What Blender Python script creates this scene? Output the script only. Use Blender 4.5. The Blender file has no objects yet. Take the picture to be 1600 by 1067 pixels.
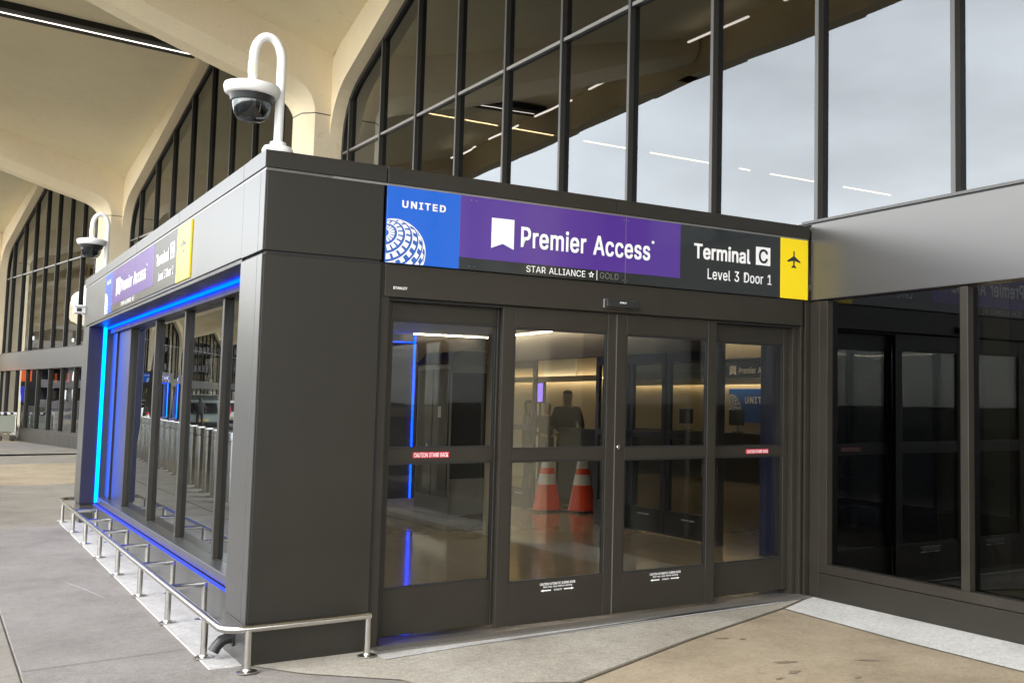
import bpy, math, random
from mathutils import Vector, Matrix
random.seed(7)
R = math.radians
# ---------------------------------------------------------------- camera, sky, sun, exposure
scn = bpy.context.scene
col = scn.collection
cam_d = bpy.data.cameras.new("camera"); cam = bpy.data.objects.new("camera", cam_d); col.objects.link(cam)
CAMP = Vector((-1.67955714, -7.21406018, 1.67386391))
yaw, pitch, roll, FPX, PCX, PCY = R(36.3297905), R(4.51552083), R(0.71716133), 1669.14567685, 1120.6252101, 499.70638606
f_ = Vector((math.sin(yaw) * math.cos(pitch), math.cos(yaw) * math.cos(pitch), math.sin(pitch)))
r_ = Vector((math.cos(yaw), -math.sin(yaw), 0)); u_ = r_.cross(f_)
rr = r_ * math.cos(roll) + u_ * math.sin(roll); uu = -r_ * math.sin(roll) + u_ * math.cos(roll)
cam.matrix_world = Matrix(((rr.x, uu.x, -f_.x, CAMP.x), (rr.y, uu.y, -f_.y, CAMP.y), (rr.z, uu.z, -f_.z, CAMP.z), (0, 0, 0, 1)))
cam_d.sensor_width = 36.0; cam_d.lens = FPX / 1600 * 36
cam_d.shift_x = (800 - PCX) / 1600; cam_d.shift_y = (PCY - 533.5) / 1600
cam_d.clip_start = 0.05; cam_d.clip_end = 3000
scn.camera = cam

SUN_EL, SUN_AZ = R(46), R(-105)          # azimuth measured from +Y towards +X
world = bpy.data.worlds.new("World"); scn.world = world; world.use_nodes = True
wn = world.node_tree.nodes; wl = world.node_tree.links; wn.clear()
sky = wn.new("ShaderNodeTexSky"); sky.sky_type = 'NISHITA'; sky.sun_disc = False
sky.sun_elevation = SUN_EL; sky.sun_rotation = SUN_AZ; sky.dust_density = 1.0; sky.air_density = 1.0; sky.ozone_density = 1.0
hsv = wn.new("ShaderNodeHueSaturation"); hsv.inputs['Saturation'].default_value = 0.16; hsv.inputs['Value'].default_value = 1.0
tcw = wn.new("ShaderNodeTexCoord"); mpw = wn.new("ShaderNodeMapping"); mpw.inputs['Scale'].default_value = (1.6, 1.6, 5.0)
nzw = wn.new("ShaderNodeTexNoise"); nzw.inputs['Scale'].default_value = 1.7; nzw.inputs['Detail'].default_value = 7; nzw.inputs['Roughness'].default_value = .55
rmw = wn.new("ShaderNodeMapRange"); rmw.inputs[1].default_value = .3; rmw.inputs[2].default_value = .75; rmw.inputs[3].default_value = .80; rmw.inputs[4].default_value = 1.22
mxw = wn.new("ShaderNodeMix"); mxw.data_type = 'RGBA'; mxw.blend_type = 'MULTIPLY'; mxw.inputs[0].default_value = 1.0
bg = wn.new("ShaderNodeBackground"); bg.inputs[1].default_value = 0.15
wo = wn.new("ShaderNodeOutputWorld")
wl.new(sky.outputs[0], hsv.inputs['Color']); wl.new(tcw.outputs['Generated'], mpw.inputs[0]); wl.new(mpw.outputs[0], nzw.inputs['Vector'])
wl.new(nzw.outputs['Fac'], rmw.inputs[0]); wl.new(hsv.outputs[0], mxw.inputs[6]); wl.new(rmw.outputs[0], mxw.inputs[7])
sxw = wn.new("ShaderNodeSeparateXYZ"); wl.new(tcw.outputs['Generated'], sxw.inputs[0])
rhw = wn.new("ShaderNodeMapRange"); rhw.inputs[1].default_value = .16; rhw.inputs[2].default_value = .62; rhw.inputs[3].default_value = 1.55; rhw.inputs[4].default_value = .88
wl.new(sxw.outputs[2], rhw.inputs[0])
mxh = wn.new("ShaderNodeMix"); mxh.data_type = 'RGBA'; mxh.blend_type = 'MULTIPLY'; mxh.inputs[0].default_value = 1.0
wl.new(mxw.outputs[2], mxh.inputs[6]); wl.new(rhw.outputs[0], mxh.inputs[7]); wl.new(mxh.outputs[2], bg.inputs[0]); wl.new(bg.outputs[0], wo.inputs[0])
sun_d = bpy.data.lights.new("sun", 'SUN'); sun_d.energy = .5; sun_d.angle = R(40); sun_d.color = (1.0, .96, .90)
sun = bpy.data.objects.new("sun", sun_d); col.objects.link(sun)
sdir = Vector((math.sin(SUN_AZ) * math.cos(SUN_EL), math.cos(SUN_AZ) * math.cos(SUN_EL), math.sin(SUN_EL)))
sun.rotation_euler = sdir.to_track_quat('Z', 'Y').to_euler()
scn.view_settings.view_transform = 'Standard'; scn.view_settings.look = 'None'
scn.view_settings.exposure = 2.02; scn.view_settings.gamma = 1.0
scn.render.engine = 'CYCLES'
scn.cycles.max_bounces = 12; scn.cycles.glossy_bounces = 6; scn.cycles.transparent_max_bounces = 24; scn.cycles.diffuse_bounces = 5

# ---------------------------------------------------------------- materials
def mat(name, color, rough=.5, metal=0., spec=.5, noise=0., nscale=4., bump=0., bscale=60., coat=0., stretch=None, rnoise=0.):
    m = bpy.data.materials.new(name); m.use_nodes = True
    n = m.node_tree.nodes; l = m.node_tree.links; p = n['Principled BSDF']
    p.inputs['Base Color'].default_value = (*color, 1); p.inputs['Roughness'].default_value = rough
    p.inputs['Metallic'].default_value = metal; p.inputs['Specular IOR Level'].default_value = spec
    if coat: p.inputs['Coat Weight'].default_value = coat; p.inputs['Coat Roughness'].default_value = .08
    tc = n.new("ShaderNodeTexCoord"); src = tc.outputs['Object']
    if stretch:
        mp = n.new("ShaderNodeMapping"); mp.inputs['Scale'].default_value = stretch; l.new(src, mp.inputs[0]); src = mp.outputs[0]
    if noise or rnoise:
        nz = n.new("ShaderNodeTexNoise"); nz.inputs['Scale'].default_value = nscale; nz.inputs['Detail'].default_value = 8; nz.inputs['Roughness'].default_value = .6
        l.new(src, nz.inputs['Vector'])
        if noise:
            mr = n.new("ShaderNodeMapRange"); mr.inputs[1].default_value = .25; mr.inputs[2].default_value = .75
            mr.inputs[3].default_value = 1 - noise; mr.inputs[4].default_value = 1 + noise
            mx = n.new("ShaderNodeMix"); mx.data_type = 'RGBA'; mx.blend_type = 'MULTIPLY'; mx.inputs[0].default_value = 1
            mx.inputs[6].default_value = (*color, 1); l.new(nz.outputs['Fac'], mr.inputs[0]); l.new(mr.outputs[0], mx.inputs[7]); l.new(mx.outputs[2], p.inputs['Base Color'])
        if rnoise:
            mr2 = n.new("ShaderNodeMapRange"); mr2.inputs[1].default_value = .25; mr2.inputs[2].default_value = .75
            mr2.inputs[3].default_value = rough - rnoise; mr2.inputs[4].default_value = rough + rnoise
            l.new(nz.outputs['Fac'], mr2.inputs[0]); l.new(mr2.outputs[0], p.inputs['Roughness'])
    if bump:
        nb = n.new("ShaderNodeTexNoise"); nb.inputs['Scale'].default_value = bscale; nb.inputs['Detail'].default_value = 6
        l.new(tc.outputs['Object'], nb.inputs['Vector'])
        bp = n.new("ShaderNodeBump"); bp.inputs['Strength'].default_value = bump; bp.inputs['Distance'].default_value = .01
        l.new(nb.outputs['Fac'], bp.inputs['Height']); l.new(bp.outputs[0], p.inputs['Normal'])
    return m

def glow(name, color, strength):
    m = bpy.data.materials.new(name); m.use_nodes = True
    n = m.node_tree.nodes; l = m.node_tree.links; n.clear()
    e = n.new("ShaderNodeEmission"); e.inputs[0].default_value = (*color, 1); e.inputs[1].default_value = strength
    o = n.new("ShaderNodeOutputMaterial"); l.new(e.outputs[0], o.inputs[0])
    return m

def glass(name, tint, f0, wave=0., wscale=.6, wdist=.02):
    """tinted pane: transparent body plus a Schlick mirror that grows towards grazing angles"""
    m = bpy.data.materials.new(name); m.use_nodes = True
    n = m.node_tree.nodes; l = m.node_tree.links; n.clear()
    o = n.new("ShaderNodeOutputMaterial"); mix = n.new("ShaderNodeMixShader")
    tr = n.new("ShaderNodeBsdfTransparent"); tr.inputs[0].default_value = (*tint, 1)
    gl = n.new("ShaderNodeBsdfGlossy"); gl.inputs['Color'].default_value = (.92, .97, 1, 1); gl.inputs['Roughness'].default_value = 0.0
    lw = n.new("ShaderNodeLayerWeight"); lw.inputs[0].default_value = .5
    pw = n.new("ShaderNodeMath"); pw.operation = 'POWER'; pw.inputs[1].default_value = 5
    mm = n.new("ShaderNodeMath"); mm.operation = 'MULTIPLY_ADD'; mm.inputs[1].default_value = 1 - f0; mm.inputs[2].default_value = f0
    l.new(lw.outputs['Facing'], pw.inputs[0]); l.new(pw.outputs[0], mm.inputs[0]); l.new(mm.outputs[0], mix.inputs[0])
    l.new(tr.outputs[0], mix.inputs[1]); l.new(gl.outputs[0], mix.inputs[2]); l.new(mix.outputs[0], o.inputs[0])
    if wave:
        tc = n.new("ShaderNodeTexCoord"); nz = n.new("ShaderNodeTexNoise"); nz.inputs['Scale'].default_value = wscale; nz.inputs['Detail'].default_value = 1.0
        bp = n.new("ShaderNodeBump"); bp.inputs['Strength'].default_value = wave; bp.inputs['Distance'].default_value = wdist
        l.new(tc.outputs['Object'], nz.inputs['Vector']); l.new(nz.outputs['Fac'], bp.inputs['Height']); l.new(bp.outputs[0], gl.inputs['Normal'])
    return m

def ground_mat(name, base, dark, light, stain=.5, speck=0., speckscale=220.):
    m = bpy.data.materials.new(name); m.use_nodes = True
    n = m.node_tree.nodes; l = m.node_tree.links; p = n['Principled BSDF']; p.inputs['Roughness'].default_value = .82; p.inputs['Specular IOR Level'].default_value = .35
    tc = n.new("ShaderNodeTexCoord")
    def nz(scale, detail, rough=.6, st=(1, 1, 1)):
        mp = n.new("ShaderNodeMapping"); mp.inputs['Scale'].default_value = st; l.new(tc.outputs['Object'], mp.inputs[0])
        x = n.new("ShaderNodeTexNoise"); x.inputs['Scale'].default_value = scale; x.inputs['Detail'].default_value = detail; x.inputs['Roughness'].default_value = rough
        l.new(mp.outputs[0], x.inputs['Vector']); return x.outputs['Fac']
    cr = n.new("ShaderNodeValToRGB"); e = cr.color_ramp.elements
    e[0].position = .32; e[0].color = (*dark, 1); e[1].position = .72; e[1].color = (*light, 1)
    k = cr.color_ramp.elements.new(.5); k.color = (*base, 1)
    l.new(nz(1.3, 10, .68, (1.0, .8, 1)), cr.inputs[0])
    cur = cr.outputs[0]
    def mul(fac_socket, lo, hi, a, b):
        nonlocal cur
        mr = n.new("ShaderNodeMapRange"); mr.inputs[1].default_value = lo; mr.inputs[2].default_value = hi; mr.inputs[3].default_value = a; mr.inputs[4].default_value = b
        l.new(fac_socket, mr.inputs[0])
        mx = n.new("ShaderNodeMix"); mx.data_type = 'RGBA'; mx.blend_type = 'MULTIPLY'; mx.inputs[0].default_value = 1
        l.new(cur, mx.inputs[6]); l.new(mr.outputs[0], mx.inputs[7]); cur = mx.outputs[2]
    mul(nz(3.6, 6, .7, (1, 1.6, 1)), .60, .74, 1.0, 1 - .45 * stain)     # worn stains
    mul(nz(14, 5, .7), .3, .7, .90, 1.08)
    mul(nz(90, 3, .6), .3, .7, .78, 1.15)
    mul(nz(30, 6, .7), .3, .7, .85, 1.10)
    mul(nz(9, 9, .75, (.35, 1.8, 1)), .56, .72, 1.0, 1 - .22 * stain)     # rubbed streaks
    vg = n.new("ShaderNodeTexVoronoi"); vg.inputs['Scale'].default_value = 5.5; l.new(tc.outputs['Object'], vg.inputs['Vector'])
    mul(vg.outputs['Distance'], .035, .075, .74, 1.0)                      # trodden gum and specks
    vg2 = n.new("ShaderNodeTexVoronoi"); vg2.inputs['Scale'].default_value = 38; l.new(tc.outputs['Object'], vg2.inputs['Vector'])
    mul(vg2.outputs['Distance'], .05, .16, .84, 1.0)
    wv = n.new("ShaderNodeTexNoise"); wv.inputs['Scale'].default_value = .9; wv.inputs['Detail'].default_value = 4; l.new(tc.outputs['Object'], wv.inputs['Vector'])
    ck = n.new("ShaderNodeMath"); ck.operation = 'SUBTRACT'; ck.inputs[1].default_value = .5; l.new(wv.outputs['Fac'], ck.inputs[0])
    ab = n.new("ShaderNodeMath"); ab.operation = 'ABSOLUTE'; l.new(ck.outputs[0], ab.inputs[0])
    mul(ab.outputs[0], .0, .0022, .80, 1.0)                               # hairline cracks
    if speck:
        vo = n.new("ShaderNodeTexVoronoi"); vo.inputs['Scale'].default_value = speckscale; l.new(tc.outputs['Object'], vo.inputs['Vector'])
        mul(vo.outputs['Color'], .0, 1., 1 - speck, 1 + speck)
    l.new(cur, p.inputs['Base Color'])
    bp = n.new("ShaderNodeBump"); bp.inputs['Strength'].default_value = .35; bp.inputs['Distance'].default_value = .004
    l.new(nz(70, 6), bp.inputs['Height']); l.new(bp.outputs[0], p.inputs['Normal'])
    return m

def concrete_mat(name, base, rough_face=False):
    m = bpy.data.materials.new(name); m.use_nodes = True
    n = m.node_tree.nodes; l = m.node_tree.links; p = n['Principled BSDF']; p.inputs['Roughness'].default_value = .85; p.inputs['Specular IOR Level'].default_value = .25
    tc = n.new("ShaderNodeTexCoord")
    def nz(s, d, st=(1, 1, 1)):
        mp = n.new("ShaderNodeMapping"); mp.inputs['Scale'].default_value = st; l.new(tc.outputs['Object'], mp.inputs[0])
        x = n.new("ShaderNodeTexNoise"); x.inputs['Scale'].default_value = s; x.inputs['Detail'].default_value = d; x.inputs['Roughness'].default_value = .62; l.new(mp.outputs[0], x.inputs['Vector']); return x.outputs['Fac']
    cur = None
    def mul(f, lo, hi, a, b):
        nonlocal cur
        mr = n.new("ShaderNodeMapRange"); mr.inputs[1].default_value = lo; mr.inputs[2].default_value = hi; mr.inputs[3].default_value = a; mr.inputs[4].default_value = b; l.new(f, mr.inputs[0])
        mx = n.new("ShaderNodeMix"); mx.data_type = 'RGBA'; mx.blend_type = 'MULTIPLY'; mx.inputs[0].default_value = 1
        if cur is None: mx.inputs[6].default_value = (*base, 1)
        else: l.new(cur, mx.inputs[6])
        l.new(mr.outputs[0], mx.inputs[7]); cur = mx.outputs[2]
    mul(nz(.45, 8), .3, .7, .95, 1.03); mul(nz(3, 8, (1, 1, .4)), .3, .7, .975, 1.02); mul(nz(40, 3), .3, .7, .97, 1.03)
    mul(nz(7, 3), .66, .74, 1.0, .86)
    if rough_face:
        vo = n.new("ShaderNodeTexVoronoi"); vo.inputs['Scale'].default_value = 16; l.new(tc.outputs['Object'], vo.inputs['Vector'])
        mul(vo.outputs['Distance'], .03, .16, .70, 1.0)
    l.new(cur, p.inputs['Base Color'])
    bp = n.new("ShaderNodeBump"); bp.inputs['Strength'].default_value = .5 if rough_face else .2; bp.inputs['Distance'].default_value = .008
    l.new(nz(28, 6), bp.inputs['Height']); l.new(bp.outputs[0], p.inputs['Normal'])
    return m

M = dict(
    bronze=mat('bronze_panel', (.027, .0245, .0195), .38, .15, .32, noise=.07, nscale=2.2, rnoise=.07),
    bronze_sheen=mat('bronze_panel_sky_lit', (.075, .075, .072), .30, .4, .35, noise=.04, nscale=1.2),  # bronze again, paler base colour holding the sky sheen of kerb faces
    frame=mat('bronze_frame', (.030, .026, .020), .40, .15, .36, noise=.09, nscale=5, rnoise=.07),
    dark=mat('dark_gap', (.012, .012, .012), .6),
    black=mat('black_plastic', (.015, .015, .016), .35),
    band=mat('grey_band', (.12, .118, .112), .30, .6, .5, noise=.05, nscale=1.0, stretch=(.4, .4, 3)),
    cap=mat('mullion_cap_grey', (.085, .084, .08), .4, .3),
    alum=mat('aluminium_edge', (.32, .31, .30), .35, .8),
    steel=mat('brushed_steel', (.56, .545, .515), .24, 1.0, .5),
    navy=mat('navy_metal', (.022, .022, .05), .35, .3),
    white=mat('white_paint', (.80, .80, .78), .35, 0, .5, noise=.04, nscale=9),
    concrete=concrete_mat('beige_concrete', (.88, .755, .52)),
    rough=concrete_mat('bush_hammered_concrete', (.84, .72, .51), True),
    soffit=concrete_mat('soffit_stucco', (.89, .79, .535)),
    joint=mat('sealant_joint', (.15, .13, .10), .9, noise=.3, nscale=30),
    glass_door=glass('door_glass', (.87, .86, .81), .040, .03, .8),
    glass_up=glass('tinted_glass', (.21, .19, .155), .128, .10, .55, .03),
    glass_low=glass('dark_glass', (.16, .17, .16), .045, .02, .8),
    glass_win=glass('window_glass', (.36, .36, .35), .16, .035, .5, .02),
    slab_tan=ground_mat('slab_tan', (.35, .29, .205), (.265, .215, .15), (.42, .355, .26), .6),
    slab_grey=ground_mat('slab_grey', (.225, .208, .192), (.175, .16, .148), (.275, .255, .24), .45),
    slab_light=ground_mat('slab_light', (.24, .222, .193), (.19, .172, .146), (.285, .266, .235), .4),
    ramp=ground_mat('ramp_aggregate', (.35, .325, .275), (.27, .245, .205), (.42, .40, .35), .25, .20, 120),
    strip=ground_mat('strip_pale', (.60, .60, .58), (.50, .50, .49), (.68, .68, .66), .25),
    kerbpad=ground_mat('pad_pale', (.45, .44, .43), (.34, .33, .32), (.5, .5, .5), .6),
    asphalt=ground_mat('asphalt', (.06, .06, .06), (.045, .045, .045), (.08, .08, .08), .3, .3, 200),
    earth=ground_mat('far_ground', (.14, .14, .12), (.1, .1, .09), (.18, .18, .16), .3),
    floor=mat('terrazzo_floor', (.46, .365, .24), .11, 0, .5, noise=.10, nscale=5, bump=.04, bscale=2.2),
    wall_in=mat('interior_wall', (.50, .44, .33), .6, noise=.04),
    wall_dark=mat('interior_dark_wall', (.05, .046, .042), .5, noise=.08),
    ceil_in=mat('interior_ceiling', (.32, .30, .28), .6),
    blue=mat('sign_blue', (.0, .10, .56), .22, 0, .4, coat=.35),
    blue_logo=mat('logo_blue', (.02, .10, .42), .3),
    purple=mat('sign_purple', (.072, .024, .25), .22, 0, .4, coat=.35),
    charcoal=mat('sign_charcoal', (.010, .013, .014), .25, 0, .4, coat=.35),
    yellow=mat('sign_yellow', (.90, .67, .005), .25, 0, .4),
    letter=mat('letter_white', (.88, .88, .88), .4),
    letter_dim=mat('letter_grey', (.16, .155, .14), .4),
    orange=mat('cone_orange', (.80, .05, .012), .45, noise=.12, nscale=12),
    reflect=mat('cone_band', (.62, .62, .62), .35, noise=.08, nscale=20),
    redsticker=mat('sticker_red', (.55, .02, .05), .4),
    led_blue=glow('led_blue', (.0, .03, 1.0), 3.0),
    led_ledge=glow('led_ledge', (.03, .05, 1.0), .8),
    led_cyan=glow('led_cyan', (.0, .12, 1.0), 3.2),
    cove_fill_glow=glow('cove_fill_glow', (1.0, .80, .52), 3.4),  # glow of strips added to brighten the far interior walls
    led_white=glow('led_white', (1.0, .84, .62), 15.0),
    led_ridge=glow('led_ridge', (1.0, .86, .74), 1.3),
    screen=glow('screen_purple', (.10, .06, .30), 1.2),
    screen_orange=glow('screen_orange', (1.0, .16, .03), .45),
    screen_blue=glow('screen_blue', (.02, .05, .75), 1.5),
    dome=glass('dome_glass', (.30, .30, .31), .08),
    skin=mat('skin', (.42, .25, .17), .6),
)

# ---------------------------------------------------------------- mesh building
class MB:
    def __init__(s): s.v = []; s.f = []; s.mi = []; s.cur = 0
    def add(s, vs, fs):
        b = len(s.v); s.v += [tuple(v) for v in vs]
        for f in fs: s.f.append([b + i for i in f]); s.mi.append(s.cur)
        return s
    def m(s, i): s.cur = i; return s
    def box(s, x0, x1, y0, y1, z0, z1):
        vs = [(x, y, z) for z in (z0, z1) for y in (y0, y1) for x in (x0, x1)]
        return s.add(vs, [(0, 2, 3, 1), (4, 5, 7, 6), (0, 1, 5, 4), (2, 6, 7, 3), (0, 4, 6, 2), (1, 3, 7, 5)])
    def hexa(s, P):   # P: 8 points, bottom ring 0-3, top ring 4-7
        return s.add(P, [(3, 2, 1, 0), (4, 5, 6, 7), (0, 1, 5, 4), (1, 2, 6, 5), (2, 3, 7, 6), (3, 0, 4, 7)])
    def prism(s, A, B):  # two matching rings
        n = len(A)
        return s.add(list(A) + list(B), [tuple(range(n))[::-1], tuple(range(n, 2 * n))] + [(i, (i + 1) % n, n + (i + 1) % n, n + i) for i in range(n)])
    def tube(s, path, r, n=12, cap=True):
        path = [Vector(p) for p in path]; rings = []; base = len(s.v)
        up = None
        for i, p in enumerate(path):
            t = (path[min(i + 1, len(path) - 1)] - path[max(i - 1, 0)]).normalized()
            if up is None: up = Vector((0, 0, 1)) if abs(t.z) < .9 else Vector((1, 0, 0))
            a = t.cross(up)
            if a.length < 1e-4: a = t.cross(Vector((1, .3, 0)))
            a.normalize(); up = a.cross(t).normalized()
            rad = r[i] if isinstance(r, (list, tuple)) else r
            rings.append([p + a * math.cos(k * 2 * math.pi / n) * rad + up * math.sin(k * 2 * math.pi / n) * rad for k in range(n)])
        vs = [v for g in rings for v in g]; fs = []
        for i in range(len(path) - 1):
            for k in range(n): fs.append((i * n + k, i * n + (k + 1) % n, (i + 1) * n + (k + 1) % n, (i + 1) * n + k))
        if cap: fs += [tuple(range(n))[::-1], tuple(range((len(path) - 1) * n, len(path) * n))]
        return s.add(vs, fs)
    def lathe(s, prof, n=24, c=(0, 0, 0)):   # prof: (r,z)
        vs = []; fs = []
        for r, z in prof:
            for k in range(n): a = 2 * math.pi * k / n; vs.append((c[0] + r * math.cos(a), c[1] + r * math.sin(a), c[2] + z))
        for i in range(len(prof) - 1):
            for k in range(n): fs.append((i * n + k, i * n + (k + 1) % n, (i + 1) * n + (k + 1) % n, (i + 1) * n + k))
        fs.append(tuple(range(n))[::-1]); fs.append(tuple(range((len(prof) - 1) * n, len(prof) * n)))
        return s.add(vs, fs)
    def build(s, name, mats, parent=None, smooth=False, bevel=0., label=None, sub=0):
        me = bpy.data.meshes.new(name); me.from_pydata(s.v, [], s.f)
        if not isinstance(mats, (list, tuple)): mats = [mats]
        for m in mats: me.materials.append(m)
        me.polygons.foreach_set('material_index', s.mi)
        if smooth: me.polygons.foreach_set('use_smooth', [True] * len(me.polygons))
        me.update()
        o = bpy.data.objects.new(name, me); col.objects.link(o)
        if parent is not None: o.parent = parent
        if bevel:
            b = o.modifiers.new('bevel', 'BEVEL'); b.width = bevel; b.segments = 2; b.limit_method = 'ANGLE'; b.angle_limit = R(40)
        if smooth and hasattr(me, 'set_sharp_from_angle'): me.set_sharp_from_angle(angle=R(42))
        if label: o['label'] = label
        return o

def tag(o, label, cat, group=None):
    o['label'] = label; o['category'] = cat
    if group: o['group'] = group
    return o
def thing(name, label, cat, loc=(0, 0, 0), rz=0., group=None):
    o = bpy.data.objects.new(name, None); col.objects.link(o); o.location = loc; o.rotation_euler = (0, 0, rz); o.empty_display_size = .2
    return tag(o, label, cat, group)
def structure(o): o['kind'] = 'structure'; return o
def dup(o, parent=None):
    c = o.copy(); col.objects.link(c)
    if parent is not None: c.parent = parent
    for ch in [x for x in bpy.data.objects if x.parent == o]: dup(ch, c)
    return c
def box(name, m, parent, x0, x1, y0, y1, z0, z1, bevel=0.004, label=None):
    return MB().box(x0, x1, y0, y1, z0, z1).build(name, m, parent, bevel=bevel, label=label)

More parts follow.
